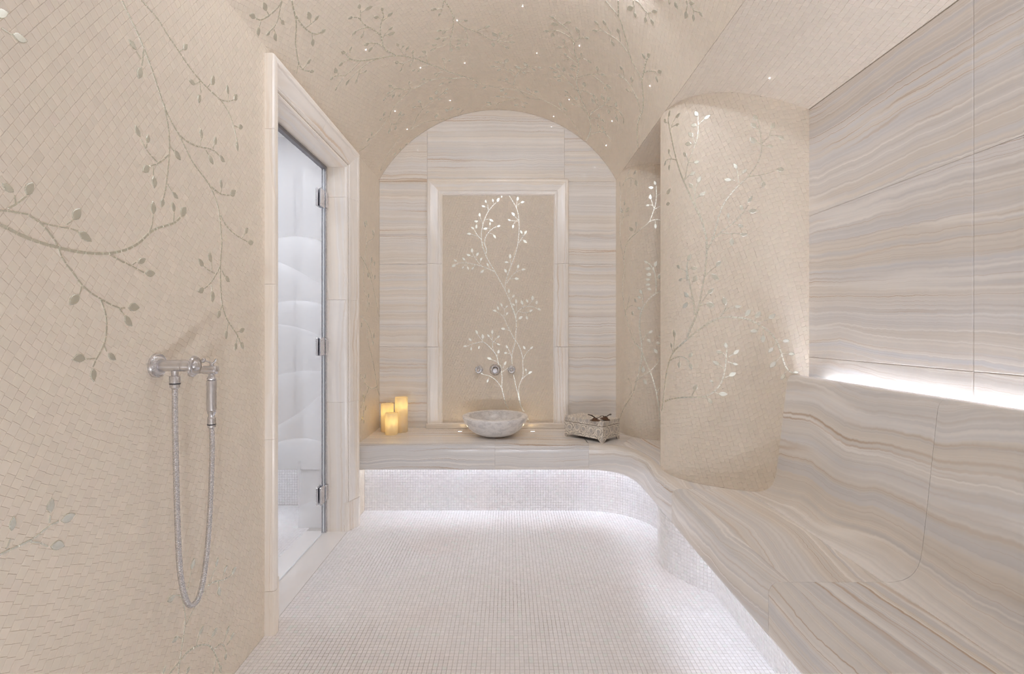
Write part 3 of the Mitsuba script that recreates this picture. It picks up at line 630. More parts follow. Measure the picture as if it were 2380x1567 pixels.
for x, y in ((-.55, -.62), (.0, -.62), (.55, -.62)):
    k = thing('floor_uplight', 'round uplight let into the floor, aimed at the end of the vault', 'uplight', 'uplights in the floor')
    R = frame_z((0, .6, .8))
    scene[k + '__lens'] = mikit.ply(moved(lathe([(.052, .004), (.0001, .0045)], 24), R, (x, y, .020)), 'm_black', emitter=light(FLOORLIGHT, 1.5))
    put(k + '__ring', merge([moved(lathe([(.052, .003), (.054, .006), (.060, .005), (.060, -.006)], 32), R, (x, y, .020)), moved(lathe([(.060, .022), (.066, .006), (.074, .004), (.076, 0)], 32), t=(x, y, 0))]), 'm_steel', smooth=35)
# stems [width in 0.1 mm, then points] and leaves [base, tip] of each mirrored branch, in the surface's own coordinates, in units of 0.5 mm
TREES = [
 ('wall_left', 'V', [[45,4034,2384,3974,2444,3910,2505,3854,2548,3788,2592,3712,2637,3653,2672,3585,2733,3531,2804,3448,2884,3387,2978,3339,3069,3279,3133,3191,3183,3094,3203,2997,3217],[34,3662,2675,3572,2702,3500,2717,3397,2718,3315,2709,3234,2696,3170,2684,3132,2672],[32,3879,2528,3823,2521,3779,2513],[20,3813,2510,3836,2474],[34,3391,2715,3346,2672,3308,2626,3276,2569],[25,3316,2626,3332,2586,3356,2542,3395,2507],[20,3362,2545,3388,2550],[21,3281,2595,3236,2597],[20,3441,2721,3424,2758],[20,3223,2702,3190,2740],[33,3535,2804,3527,2850,3526,2920,3547,3023,3567,3117,3557,3183],[20,3548,2989,3597,3004],[20,3576,3120,3609,3133],[20,3541,3046,3518,3077],[36,3329,3101,3313,3149,3310,3217,3327,3306],[20,3314,3203,3347,3214],[27,3165,3203,3108,3270,3075,3361,3058,3452,3049,3540],[20,3063,3462,3103,3499],[42,2995,3217,2943,3214,2860,3203,2788,3200,2696,3203,2584,3217,2493,3261,2431,3324,2367,3399,2312,3438],[30,2823,3196,2761,3149,2684,3069,2661,3030],[20,2771,3141,2786,3069,2805,3023],[20,2782,3109,2835,3101],[20,2696,3101,2653,3114],[20,2800,3217,2763,3252],[20,2564,3217,2532,3200],[20,2447,3288,2400,3279],[20,2387,3380,2394,3429],[20,2362,3399,2313,3390]],
  [[3132,2670,3077,2655],[3771,2510,3700,2489],[3841,2476,3866,2426],[3274,2567,3231,2518],[3405,2503,3455,2469],[3392,2551,3443,2561],[3234,2597,3167,2603],[3430,2756,3393,2813],[3188,2740,3162,2791],[3558,3191,3535,3252],[3598,3007,3655,2992],[3608,3136,3667,3153],[3519,3074,3475,3122],[3332,3315,3380,3380],[3347,3214,3407,3200],[3047,3544,3061,3617],[3101,3499,3150,3536],[2663,3030,2641,2966],[2803,3026,2844,2973],[2837,3101,2905,3088],[2658,3114,2580,3114],[2765,3252,2733,3306],[2532,3200,2480,3166],[2400,3275,2341,3266],[2391,3429,2411,3494],[2315,3390,2257,3373],[2314,3434,2263,3484]]),
 ('wall_left', 'V', [[33,4121,2510,4114,2558,4100,2626,4064,2696,4031,2771,3995,2850,3969,2920,3949,3007,3937,3101,3930,3200,3906,3270,3863,3324,3797,3371,3733,3399],[20,4020,2800,4055,2837],[20,3946,2992,3902,2941],[20,3934,2988,3872,2997],[20,3944,3061,3983,3093],[26,3928,3174,3942,3234,3973,3306,4003,3352],[20,3978,3288,4010,3289],[20,3831,3361,3837,3409]],
  [[3733,3399,3666,3409],[4053,2839,4105,2871],[3901,2941,3897,2884],[3862,2992,3803,2978],[3982,3101,4055,3130],[4008,3358,4064,3399],[4010,3289,4071,3280],[3837,3415,3867,3472]]),
 ('wall_left', 'V', [[23,3540,1815,3538,1837,3538,1857]],
  [[3571,1796,3615,1842],[3540,1857,3549,1917]]),
 ('wall_left', 'V', [[59,2798,1804,2797,1815,2783,1860,2764,1932,2754,2017,2749,2124,2756,2234,2777,2339,2810,2424,2853,2495,2910,2558,2944,2603,2982,2684,3016,2758,3059,2810],[37,2924,2569,2965,2586],[21,2961,2586,3025,2595],[20,3019,2752,3077,2758],[31,2765,2312,2742,2385,2722,2464,2703,2531],[20,2732,2449,2752,2479]],
  [[3065,2817,3132,2860],[3027,2595,3097,2592],[3079,2758,3132,2741],[2702,2537,2709,2608],[2749,2486,2777,2542]]),
 ('wall_left', 'V', [[35,2849,1804,2852,1815,2859,1872,2862,1920],[34,2860,1920,2840,1970,2804,2010,2759,2044,2710,2065,2662,2109,2603,2162,2566,2218,2541,2277,2519,2330,2511,2405],[20,2509,2367,2475,2400],[33,2544,2260,2509,2277,2458,2292,2414,2294,2356,2287,2313,2268,2264,2234,2230,2218],[26,2331,2277,2297,2294],[20,2271,2234,2269,2178],[21,2600,2162,2561,2148],[26,2843,1971,2840,2030,2844,2094,2841,2143],[20,2855,2083,2882,2115],[30,2865,1840,2890,1872,2919,1901,2934,1914],[21,2892,1869,2924,1866]],
  [[2513,2422,2518,2498],[2476,2403,2421,2449],[2226,2218,2162,2222],[2291,2303,2256,2348],[2269,2178,2272,2110],[2559,2148,2510,2098],[2837,2141,2808,2212],[2885,2116,2946,2154],[2937,1912,2996,1937],[2935,1863,2957,1818]]),
 ('wall_left', 'V', [[37,1556,1804,1556,1815,1558,1861,1557,1909,1567,1959,1586,2012,1587,2051],[26,1595,2007,1629,2011],[29,1554,1927,1529,1972,1500,2002],[24,1566,1835,1603,1852]],
  [[1586,2058,1589,2128],[1637,2014,1698,2019],[1497,2012,1470,2076],[1627,1855,1682,1862]]),
 ('wall_left', 'V', [[32,398,2790,470,2803,547,2823,626,2843,684,2853,764,2843,843,2816,877,2770],[20,840,2864,897,2888,948,2906],[24,654,2857,706,2928,750,3002,775,3064,815,3112,852,3149],[36,771,3072,766,3129,732,3214,712,3294,714,3331],[20,748,3222,764,3244],[21,742,3176,707,3183],[23,593,2823,619,2796],[48,460,2719,470,2777,479,2843,469,2928,431,3017,384,3080,301,3137,227,3171,168,3196],[20,469,2950,512,2979],[20,404,3072,421,3116],[31,326,3137,306,3214,262,3249,214,3267],[20,300,3231,335,3267],[20,261,3267,269,3312],[20,249,3154,209,3137]],
  [[878,2766,881,2701],[953,2906,1014,2935],[852,3150,904,3176],[713,3327,736,3390],[764,3240,802,3278],[707,3183,637,3200],[621,2796,625,2738],[176,3193,121,3205],[513,2975,546,3022],[422,3109,444,3167],[216,3263,168,3261],[334,3263,375,3300],[269,3312,290,3363],[209,3137,173,3120],[499,2664,530,2691],[363,2854,376,2899]]),
 ('wall_left', 'V', [[33,2607,7148,2853,6934,3066,6772,3239,6542,3337,6328,3359,6226],[22,2895,6433,3110,6362,3352,6433,3557,6505,3731,6852,3853,6893],[21,3557,6505,3746,6484],[22,3160,6812,3280,6694,3408,6812],[22,3110,6655,3182,6617],[34,1437,7148,1605,7018,2014,6772,2242,6579,2438,6528],[22,2653,6505,2785,6557,2875,6455],[32,2192,6812,2439,6617,2533,6433,2581,6246],[33,1582,7018,1618,6617,1718,6398,1839,6226],[32,1618,6617,1501,6433,1393,6246],[21,1483,6412,1382,6384],[21,1371,6384,1238,6362]],
  [[3785,6469,3849,6403],[3827,6542,3869,6460],[3759,6852,3813,6778],[3352,6733,3437,6768],[3319,6852,3386,6915],[3124,6893,3195,6918],[3126,6602,3184,6542],[2841,6579,2909,6617],[2723,6617,2790,6632],[2436,6259,2499,6293],[2282,6836,2365,6874],[2181,6812,2248,6836],[1755,6412,1807,6469],[1504,6412,1551,6332],[1335,6433,1383,6484],[1269,6328,1219,6273],[1223,6384,1166,6384]]),
 ('ceiling', 'V', [[52,4978,3676,4920,3686,4855,3674,4786,3646,4733,3600,4723,3568],[26,4825,3656,4827,3619],[30,4743,3623,4700,3641],[40,4973,3683,4901,3729,4841,3765,4789,3768,4750,3756],[23,4883,3756,4876,3788],[23,4787,3780,4776,3811]],
  [[4723,3564,4703,3498],[4829,3617,4849,3547],[4698,3638,4647,3680],[4750,3756,4701,3741],[4878,3786,4876,3846],[4775,3807,4739,3871]]),
 ('ceiling', 'V', [[59,5044,3750,5007,3843,4981,3912,4933,3985,4879,4040,4831,4121,4789,4201,4764,4291,4769,4345,4810,4429],[31,4771,4330,4829,4341],[41,4777,4227,4736,4266,4694,4293],[20,4719,4258,4690,4239],[59,5003,3880,4996,3966,5005,4053,5029,4146,5058,4198,5102,4227],[34,5008,4049,5063,4069,5116,4078],[20,5068,4060,5086,4036],[30,5028,4160,5009,4202]],
  [[4807,4434,4840,4485],[4829,4341,4889,4345],[5098,4222,5156,4250],[5114,4081,5170,4071],[5086,4032,5105,3955],[5009,4202,4970,4267]]),
 ('ceiling', 'V', [[64,6484,6253,6352,6123,6245,6006,6143,5872,6059,5745,5953,5598,5866,5450,5776,5332,5684,5233,5613,5173,5528,5110,5430,5038,5347,4969,5281,4897,5225,4807,5206,4743,5201,4668],[28,5214,4743,5250,4698],[40,5223,4794,5155,4748,5133,4741],[48,5590,5151,5464,5074,5356,5028,5264,5015],[35,5294,4923,5203,4926,5106,4916,5035,4848,4968,4772],[23,5018,4829,5030,4783],[29,5097,4915,5009,4911,4935,4924],[30,5264,5015,5183,5009,5094,5011],[30,5256,5015,5212,5059,5161,5106],[24,5203,5059,5263,5098],[64,5662,5208,5601,5065,5581,4965,5593,4858,5610,4761,5651,4652,5693,4601,5700,4523],[28,5670,4633,5732,4622],[22,5671,4609,5647,4563],[49,5600,4836,5573,4708,5527,4604,5491,4518,5480,4441,5434,4371],[32,5482,4452,5523,4344],[21,5513,4382,5560,4384],[38,5535,4620,5462,4559,5400,4538],[22,5473,4593,5450,4627],[29,5601,4856,5664,4807,5694,4796],[23,5629,4833,5674,4844],[47,5579,4972,5542,4887,5460,4790],[23,5517,4853,5478,4882],[25,5751,5288,5727,5127],[20,5738,5168,5769,5141],[20,5757,5293,5797,5217],[26,5833,5401,5850,5336],[32,5839,5440,5756,5417,5700,5401,5664,5356],[20,5712,5413,5668,5478],[20,5833,5435,5795,5491],[26,5972,5612,5988,5447],[20,5964,5465,5924,5448],[27,5977,5665,5885,5644,5811,5634],[20,5885,5644,5860,5679],[28,6150,5876,6163,5732,6159,5680],[21,6170,5735,6214,5722],[28,6124,5901,6050,5893],[21,6080,5894,6047,5936]],
  [[5203,4666,5174,4605],[5247,4695,5289,4657],[5133,4741,5074,4726],[4966,4775,4918,4755],[5023,4777,5036,4700],[4938,4921,4897,4939],[5092,5008,5025,5027],[5164,5099,5127,5141],[5261,5101,5310,5112],[5704,4523,5708,4469],[5732,4619,5796,4603],[5652,4567,5610,4516],[5428,4364,5380,4340],[5523,4336,5536,4278],[5560,4384,5638,4397],[5400,4538,5343,4546],[5454,4622,5407,4656],[5691,4797,5751,4783],[5670,4844,5746,4875],[5461,4796,5399,4765],[5477,4872,5413,4898],[5727,5100,5722,5041],[5763,5152,5792,5119],[5791,5223,5841,5178],[5850,5336,5868,5277],[5664,5356,5634,5298],[5670,5468,5638,5509],[5796,5487,5766,5533],[5988,5425,5958,5360],[5926,5450,5889,5431],[5814,5636,5767,5612],[5860,5675,5831,5708],[6162,5687,6153,5624],[6214,5722,6252,5703],[6054,5890,6006,5889],[6050,5933,6019,5949]]),
 ('ceiling', 'V', [[57,6351,6128,6275,6136,6119,6045,6017,6005,5912,5981,5798,5993,5690,5959,5583,5849,5510,5746,5475,5663],[21,5680,5933,5678,5835],[28,5507,5756,5429,5738],[28,5514,5792,5410,5789,5348,5773],[28,5589,5892,5536,5931],[21,5960,5977,5892,5923],[22,6231,6123,6111,6156],[36,5671,5968,5576,6007,5498,6033,5419,6053,5352,6086,5290,6157,5259,6312],[23,5251,6335,5334,6465,5430,6518],[23,5317,6421,5426,6355],[23,5258,6346,5202,6416],[23,5302,6469,5289,6515],[22,5240,6128,5185,6097],[22,5284,6147,5142,6223,5026,6231,4901,6189],[22,4862,6242,4746,6183,4678,6105]],
  [[5479,5668,5451,5603],[5680,5831,5698,5787],[5429,5738,5383,5718],[5351,5776,5303,5782],[5473,5826,5421,5881],[5541,5923,5494,5933],[5888,5919,5843,5876],[6202,6170,6160,6197],[6106,6156,6031,6165],[5422,6356,5477,6383],[5392,6340,5450,6271],[5202,6416,5151,6492],[5295,6505,5253,6556],[5181,6097,5135,6048],[5214,6056,5261,5999],[4905,6190,4836,6141],[4947,6181,4964,6106]]),
 ('ceiling', 'V', [[31,5457,6837,5594,6684,5717,6548,5853,6486,6000,6420,6111,6329],[20,5720,6534,5732,6356],[20,5724,6471,5652,6391],[25,5461,6863,5606,6888,5766,6964,5950,7094,6129,7125,6282,7015],[25,4744,7025,4941,6914,5112,6869,5314,6814]],
  [[6094,6339,6140,6312],[6062,6391,6123,6423],[5961,6351,5987,6265],[5899,6438,5868,6352],[5730,6364,5729,6282],[5654,6394,5607,6362],[5747,6668,5804,6704],[5966,6475,6026,6520],[5862,6952,5901,6869],[6053,6922,6028,6833],[6081,6911,6144,6852],[6185,6947,6244,6957],[5048,7061,5103,7109],[5166,7128,5199,7078],[5278,7132,5334,7119]]),
 ('ceiling', 'V', [[48,6306,4698,6347,4829,6365,4959,6344,5141,6312,5270,6274,5469],[40,6305,4706,6277,4805],[23,6280,4803,6221,4797],[23,6276,4813,6250,4861],[37,6368,4960,6405,5064,6463,5166,6558,5236],[24,6411,5066,6468,5052],[32,6462,5176,6487,5324,6484,5408],[20,6484,5365,6424,5375],[25,6341,5130,6269,5156,6220,5135],[20,6319,5262,6246,5274,6190,5255],[32,6284,5390,6208,5406,6114,5401],[20,6287,5419,6336,5482],[39,6557,5248,6629,5310,6715,5402,6805,5447],[31,6595,5254,6685,5204],[32,6818,5436,6897,5399,6936,5365],[26,6825,5414,6843,5335],[26,6805,5447,6949,5462],[26,6804,5451,6906,5556]],
  [[6277,5481,6284,5557],[6219,4799,6158,4781],[6250,4861,6220,4902],[6467,5056,6515,5072],[6424,5375,6367,5357],[6478,5445,6451,5515],[6220,5135,6165,5121],[6265,5166,6217,5206],[6190,5255,6126,5243],[6244,5290,6199,5330],[6114,5401,6043,5415],[6135,5354,6080,5317],[6334,5479,6378,5543],[6352,5437,6405,5434],[6685,5210,6745,5182],[6936,5362,6989,5317],[6839,5343,6882,5285],[6949,5462,7015,5464],[6902,5552,6952,5591],[6764,5480,6772,5562],[6813,5372,6762,5295]]),
 ('ceiling', 'V', [[31,7244,6695,7143,6606,7077,6516,6997,6413,6905,6324,6844,6300],[37,7013,6410,7026,6245,7060,6096,7123,5971,7208,5902,7293,5871],[22,7089,6048,7154,6014,7221,6021],[36,7032,6186,6950,6078,6863,6008,6777,5984],[21,6899,6018,6896,5893],[21,6893,5901,6832,5893],[24,6483,6259,6627,6409,6764,6481,6935,6517,7061,6530,7157,6552,7321,6590,7458,6637,7580,6663,7708,6704,7846,6774,7989,6939,8137,7115],[20,7321,6590,7226,6477],[24,7391,6641,7261,6697,7098,6753,6935,6759,6818,6744],[25,7082,6758,6935,6861,6793,6961,6778,7124],[20,6793,6943,6693,6950],[25,7108,6818,7168,6872],[24,7708,6704,7686,6580]],
  [[6847,6300,6795,6296],[6923,6307,6910,6242],[7293,5871,7362,5871],[7111,6060,7178,6070],[7092,5996,7025,5933],[7176,5906,7133,5826],[7238,5924,7280,5964],[6780,5984,6715,5982],[6900,5888,6927,5800],[6832,5895,6773,5864],[6851,6035,6797,6078],[6943,6039,7008,6059],[6537,6410,6483,6371],[6523,6434,6480,6474],[6638,6450,6588,6513],[6875,6533,6837,6612],[7234,6480,7184,6418],[7300,6499,7352,6436],[6922,6629,6884,6686],[6822,6743,6749,6747],[6688,6939,6623,6902],[6701,6961,6617,6999],[7165,6866,7227,6857],[7077,6925,7028,7000],[7137,6955,7190,6998],[7688,6602,7687,6510],[7729,6614,7799,6639]]),
 ('ceiling', 'V', [[56,8204,7116,8211,6893,8196,6680,8131,6481,8067,6361,7986,6233,7909,6104,7851,5961,7813,5831,7797,5688,7792,5543,7762,5426,7720,5346,7683,5243,7671,5167,7630,5073,7553,4986,7471,4938,7421,4907],[30,7512,4971,7546,4907],[37,7643,5114,7552,5083,7461,5080,7381,5122],[20,7455,5089,7428,5143],[37,7682,5190,7710,5067,7760,4999],[24,7718,5051,7704,4969],[32,7721,5401,7641,5338,7584,5279,7570,5225],[20,7593,5295,7549,5330],[33,7776,5509,7687,5463,7619,5444],[27,7661,5487,7583,5551],[32,7765,5446,7794,5353,7865,5336],[26,7795,5363,7795,5318],[27,7800,5660,7755,5639],[33,7817,5761,7896,5620,8009,5473,8061,5420],[20,8020,5453,8016,5390],[27,7962,5552,8072,5533,8159,5545],[35,7795,5821,7764,5796],[43,7917,6096,7797,5985,7673,5902,7584,5810,7494,5805]],
  [[7423,4906,7361,4895],[7543,4912,7591,4860],[7472,4978,7392,5005],[7381,5124,7323,5158],[7428,5143,7425,5219],[7760,4999,7821,4977],[7701,4972,7652,4908],[7571,5231,7557,5177],[7552,5328,7498,5362],[7624,5445,7585,5418],[7865,5336,7921,5340],[7795,5320,7783,5266],[7760,5551,7697,5579],[7758,5636,7691,5647],[8061,5420,8125,5383],[8015,5393,7997,5329],[8159,5532,8243,5503],[8159,5579,8198,5628],[7767,5793,7694,5772],[7565,5752,7526,5669],[7501,5803,7441,5796],[7545,5838,7493,5878],[7624,5768,7622,5686],[7568,5934,7606,5868],[7572,5944,7513,5972],[7622,5970,7575,6027]]),
 ('ceiling', 'V', [[36,7901,6054,7939,5939,8002,5911,8087,5897,8144,6064],[21,7910,6014,7925,5847],[30,8073,6387,7939,6321,7784,6234,7736,6189],[44,8133,6443,8134,6271,8189,6096,8239,5918,8260,5755],[21,8247,5876,8216,5831],[28,8242,5929,8360,5800,8446,5756,8580,5889],[21,8370,5800,8457,5893],[38,8131,6481,8208,6335,8290,6261],[48,8228,6825,8289,6666,8358,6511],[31,8343,6537,8293,6470],[31,8362,6524,8458,6467,8541,6467]],
  [[7926,5849,7913,5758],[8103,5950,8060,5872],[8130,6036,8054,5984],[7744,6188,7695,6160],[7758,6266,7707,6286],[7871,6254,7870,6165],[7884,6368,7826,6397],[8258,5768,8279,5679],[8220,5833,8157,5766],[8335,5914,8340,6001],[8393,5749,8374,5661],[8453,5900,8492,5970],[8469,5764,8521,5779],[8287,6263,8341,6239],[8241,6267,8232,6176],[8298,6473,8251,6428],[8348,6452,8343,6362],[8384,6508,8412,6420]]),
 ('ceiling', 'V', [[76,8909,5917,8824,5782,8758,5649,8723,5528,8710,5404,8683,5256,8635,5153,8577,5047,8527,4957,8503,4857,8474,4728,8467,4616],[40,8500,4829,8552,4728,8623,4651],[20,8605,4688,8635,4703],[50,8527,4957,8452,4906,8369,4866,8299,4808,8239,4720,8181,4633,8120,4552,8080,4488,8035,4446,7952,4404,7874,4365],[52,8038,4443,8009,4356,7985,4270],[34,8278,4793,8190,4755,8110,4734,8034,4743,7920,4755,7876,4801],[23,7918,4747,7875,4716],[28,8030,4729,7974,4671,7949,4649],[23,8034,4743,8053,4804],[28,8144,4727,8100,4642],[38,8697,5400,8583,5265,8460,5200,8342,5172,8306,5179],[25,8336,5180,8293,5077],[20,8459,5176,8427,5114],[32,8589,5255,8496,5246,8450,5284]],
  [[8469,4613,8464,4544],[8449,4659,8393,4633],[8628,4643,8657,4575],[8631,4703,8685,4744],[7882,4796,7830,4834],[7878,4714,7820,4689],[7950,4653,7903,4606],[8050,4804,8099,4848],[8100,4642,8070,4583],[8309,5179,8254,5203],[8292,5074,8229,5056],[8427,5114,8401,5044],[8454,5284,8400,5306]]),
 ('ceiling', 'V', [[40,8129,4145,8209,4151,8268,4167,8307,4127],[20,8263,4172,8279,4222],[25,8280,4163,8328,4196],[35,8115,4158,8130,4204],[20,8135,4199,8162,4268]],
  [[8309,4117,8354,4062],[8277,4219,8295,4279],[8326,4191,8376,4231],[8133,4227,8090,4303],[8160,4267,8194,4316]]),
 ('ceiling', 'V', [[36,8535,3734,8558,3761,8579,3810],[27,8561,3730,8635,3744,8646,3768],[20,8628,3745,8673,3711]],
  [[8578,3808,8600,3877],[8643,3768,8675,3818],[8669,3709,8722,3700],[8402,3871,8423,3908],[8453,3837,8506,3871],[8563,3722,8603,3689]]),
 ('pillar', 'P', [[73,870,3162,870,3268,892,3365,921,3464,968,3567,1030,3711,1092,3848,1172,4056,1218,4196,1257,4336,1295,4465,1310,4548],[26,1288,4478,1358,4524],[31,1257,4437,1192,4498],[25,1257,4427,1192,4424],[38,1172,4069,1237,4105,1340,4128],[25,1253,4114,1288,4171],[25,1267,4106,1286,4062],[42,1085,3846,1057,3924,1036,4015,1005,4079,980,4133,956,4198,942,4278,942,4362,944,4422],[30,944,4339,889,4377],[24,970,4172,991,4238],[24,968,4172,1005,4178],[24,1040,4016,1058,4075],[30,1040,4016,984,3996],[30,1078,3850,1025,3887],[42,968,3579,974,3676,962,3757,950,3793],[24,970,3723,995,3758],[30,968,3651,936,3669],[57,859,3160,809,3261,776,3386,733,3532,680,3617,628,3679,555,3751,504,3802,453,3876,417,3963,412,4076,422,4190,437,4276],[23,430,4196,453,4216],[23,420,4065,448,4085],[45,407,4070,350,4127],[28,348,4132,331,4187],[34,338,4135,274,4127],[28,407,4047,367,4044],[40,509,3786,412,3788,288,3825],[23,417,3777,396,3727],[29,596,3733,602,3814,610,3861],[23,596,3796,561,3820],[23,622,3759,654,3772],[46,809,3244,733,3311,648,3372,566,3455,519,3531],[23,555,3466,519,3474],[23,669,3368,678,3419],[23,643,3371,602,3356],[35,744,3295,586,3274],[23,654,3280,650,3236],[77,864,3161,873,3032,885,2914,898,2836],[29,881,2902,820,2969,785,2990]],
  [[1306,4549,1278,4610],[1353,4513,1393,4569],[1195,4500,1127,4519],[1195,4428,1143,4417],[1340,4128,1393,4089],[1288,4171,1310,4229],[1286,4066,1295,4010],[944,4422,974,4485],[892,4378,829,4407],[956,4332,1015,4359],[992,4238,1040,4293],[1005,4175,1073,4196],[1057,4072,1088,4124],[986,3996,927,3991],[1027,3886,966,3902],[950,3793,919,3853],[992,3757,1027,3807],[938,3669,873,3694],[439,4280,478,4335],[453,4216,496,4264],[448,4085,502,4137],[331,4190,306,4247],[275,4127,225,4096],[368,4044,317,4031],[288,3825,223,3827],[396,3730,393,3674],[610,3863,638,3920],[564,3820,522,3853],[654,3772,717,3779],[525,3548,483,3607],[519,3474,442,3471],[560,3483,576,3538],[678,3421,678,3473],[602,3356,555,3329],[586,3272,522,3264],[650,3240,648,3170],[787,2990,738,3039],[822,2924,757,2871],[1345,3793,1261,3818],[1345,3680,1278,3673]]),
 ('pillar', 'P', [[77,1453,1560,1410,1682,1360,1900,1291,2086,1231,2178,1128,2255,1043,2321,928,2413,822,2482,720,2522,609,2518,513,2499,440,2459,368,2406,295,2320,259,2228,228,2123,203,2058,153,2025],[84,1051,2331,1005,2442,962,2540,928,2665,901,2831,894,2865],[42,928,2637,858,2741],[35,928,2637,872,2646],[34,752,2529,705,2596,704,2628],[34,739,2536,683,2596,629,2615],[27,465,2486,459,2512],[33,440,2466,356,2505],[27,428,2432,443,2397],[26,398,2406,395,2357],[26,283,2320,240,2307],[26,289,2307,314,2244],[26,246,2196,191,2192],[26,246,2182,292,2121],[26,203,2058,222,2016],[37,1220,2186,1207,2326],[30,1231,2186,1254,2225],[44,1279,2099,1187,2133,1092,2141,1027,2094],[29,1137,2132,1139,2092],[71,976,2547,983,2639,1005,2753,1027,2853,1051,2969,1055,3012],[42,995,2696,1033,2722],[50,998,2667,1035,2669],[61,1050,2879,1057,2964,1046,3060],[31,1057,2964,1127,3005],[30,1050,2982,1008,2996],[30,1043,2896,1096,2903]],
  [[153,2029,98,2030],[861,2739,807,2791],[874,2649,796,2626],[704,2628,726,2706],[631,2615,573,2620],[543,2526,495,2586],[459,2510,416,2574],[356,2508,295,2547],[440,2393,503,2390],[395,2360,398,2291],[240,2307,178,2310],[314,2248,356,2201],[191,2192,136,2189],[293,2123,341,2067],[222,2016,252,1963],[1209,2326,1220,2407],[1254,2222,1266,2278],[1030,2141,998,2190],[1020,2088,1012,2022],[1137,2095,1143,2030],[1032,2719,1083,2769],[1040,2669,1101,2615],[1046,3066,1011,3129],[1130,3003,1177,3039],[1011,2996,954,2995],[1099,2901,1152,2888],[992,2862,958,2923]]),
 ('pillar', 'P', [[63,1375,1671,1231,1721,1075,1753,955,1768,861,1790,796,1836,739,1922,714,2005,701,2101,693,2230],[34,695,2162,730,2195],[41,683,2155,636,2184],[41,689,2115,643,2100],[34,714,2046,754,2085],[34,708,1967,674,1985],[27,796,1829,762,1815],[35,1005,1770,980,1825],[28,887,1777,852,1760],[21,809,1883,822,1920]],
  [[698,2236,705,2291],[730,2195,787,2204],[640,2181,591,2225],[646,2100,597,2088],[755,2085,816,2113],[677,1982,615,2016],[764,1815,685,1819],[980,1822,958,1890],[855,1763,816,1722],[807,1922,843,1930]]),
 ('pillar_001', 'Q', [[51,1230,3376,1196,3529,1100,3652,1001,3705,915,3760,812,3832,764,3945,732,4042,716,4174,719,4308],[33,708,4174,661,4204],[33,735,4001,661,4038],[33,748,4010,781,4130],[25,756,4053,802,4061],[50,804,3840,732,3862,661,3848],[25,732,3850,728,3808],[34,1011,3724,983,3801],[27,1422,4526,1362,4256,1383,3992,1383,3722,1270,3470,1219,3304,1212,3058],[27,1319,3888,1270,3984,1219,4139],[26,1270,3984,1112,3980],[44,1270,4426,1180,4488,1100,4603],[35,1212,4471,1100,4486,1001,4436],[26,1077,4467,1081,4356],[50,716,3013,732,3142,764,3226,820,3296]],
  [[724,4317,743,4377],[748,4284,820,4297],[783,4130,793,4207],[799,4060,854,4067],[728,3812,724,3736],[985,3798,995,3865],[1032,3758,1108,3811],[1219,4135,1212,4202],[1186,4038,1107,4081],[1262,4061,1327,4126],[1001,4431,975,4343],[1032,4512,991,4560],[820,3293,876,3331],[735,3235,708,3311],[788,3214,862,3220],[780,3135,854,3144],[804,3078,862,3081],[690,3077,660,3143]]),
 ('pillar_001', 'Q', [[59,728,2879,719,3025,738,3163,756,3242],[79,653,2916,747,2869,823,2803,893,2696,931,2578,935,2419,914,2260,903,2102,924,1942,969,1760,1028,1575],[41,1028,1565,1154,1398,1303,1240,1418,1125],[40,887,2755,895,2878],[40,914,2677,1004,2730],[39,893,2270,842,2340,813,2370],[59,1016,2228,957,2190,903,2112,842,1965,785,1830,728,1636,691,1441,663,1208,657,964],[68,710,1539,681,1364,663,1091],[49,1016,1696,882,1796,766,1889,691,1989,651,2083],[39,710,1558,681,1637,651,1655],[31,1207,3284,1275,3043,1188,2625,1094,2399,1016,2228],[31,1207,2584,1154,2705,1041,2741],[31,1154,2685,1108,2866],[30,1108,1505,1067,1591,1138,1746]],
  [[903,2883,942,2952],[920,2822,973,2854],[980,2775,1016,2833],[969,2718,918,2677],[781,3141,846,3144],[796,3071,862,3080],[790,3002,858,3007],[777,2933,839,2959],[817,2366,760,2399],[837,2283,785,2238],[893,1831,889,1923],[878,1750,848,1677],[700,2094,747,2158],[723,2233,661,2227],[687,2336,651,2305],[1036,2600,1054,2665]]),
 ('wall_back', 'K', [[51,120,2580,57,2766,6,2880,-44,2994,-120,3133,-196,3272,-272,3399,-336,3525,-386,3677,-399,3791,-386,3918,-348,4057,-285,4183,-222,4259,-177,4300],[25,-215,4278,-222,4310],[38,-295,4177,-304,4272],[20,-304,4221,-336,4237],[32,-342,4047,-285,4054],[32,-374,3978,-417,4089],[20,-405,4016,-447,4025],[38,-399,3753,-462,3823,-500,3892],[25,-456,3797,-547,3832],[51,-329,3538,-329,3626,-351,3690,-342,3766,-298,3848,-241,3905,-174,3943],[25,-266,3892,-272,3956],[25,-279,3915,-308,3920],[25,-285,3842,-234,3835,-219,3823],[38,-393,3721,-348,3683],[44,-203,3275,-298,3316,-399,3354,-500,3380,-614,3401,-715,3401,-776,3381],[20,-734,3399,-763,3426],[25,-612,3401,-637,3440],[25,-620,3386,-652,3358],[25,-617,3380,-613,3348],[25,-488,3371,-513,3342],[38,-393,3354,-469,3443,-531,3548],[20,-519,3494,-558,3509],[20,-481,3475,-471,3506],[20,-414,3392,-412,3433],[25,-272,3310,-294,3353],[20,-329,3316,-361,3302]],
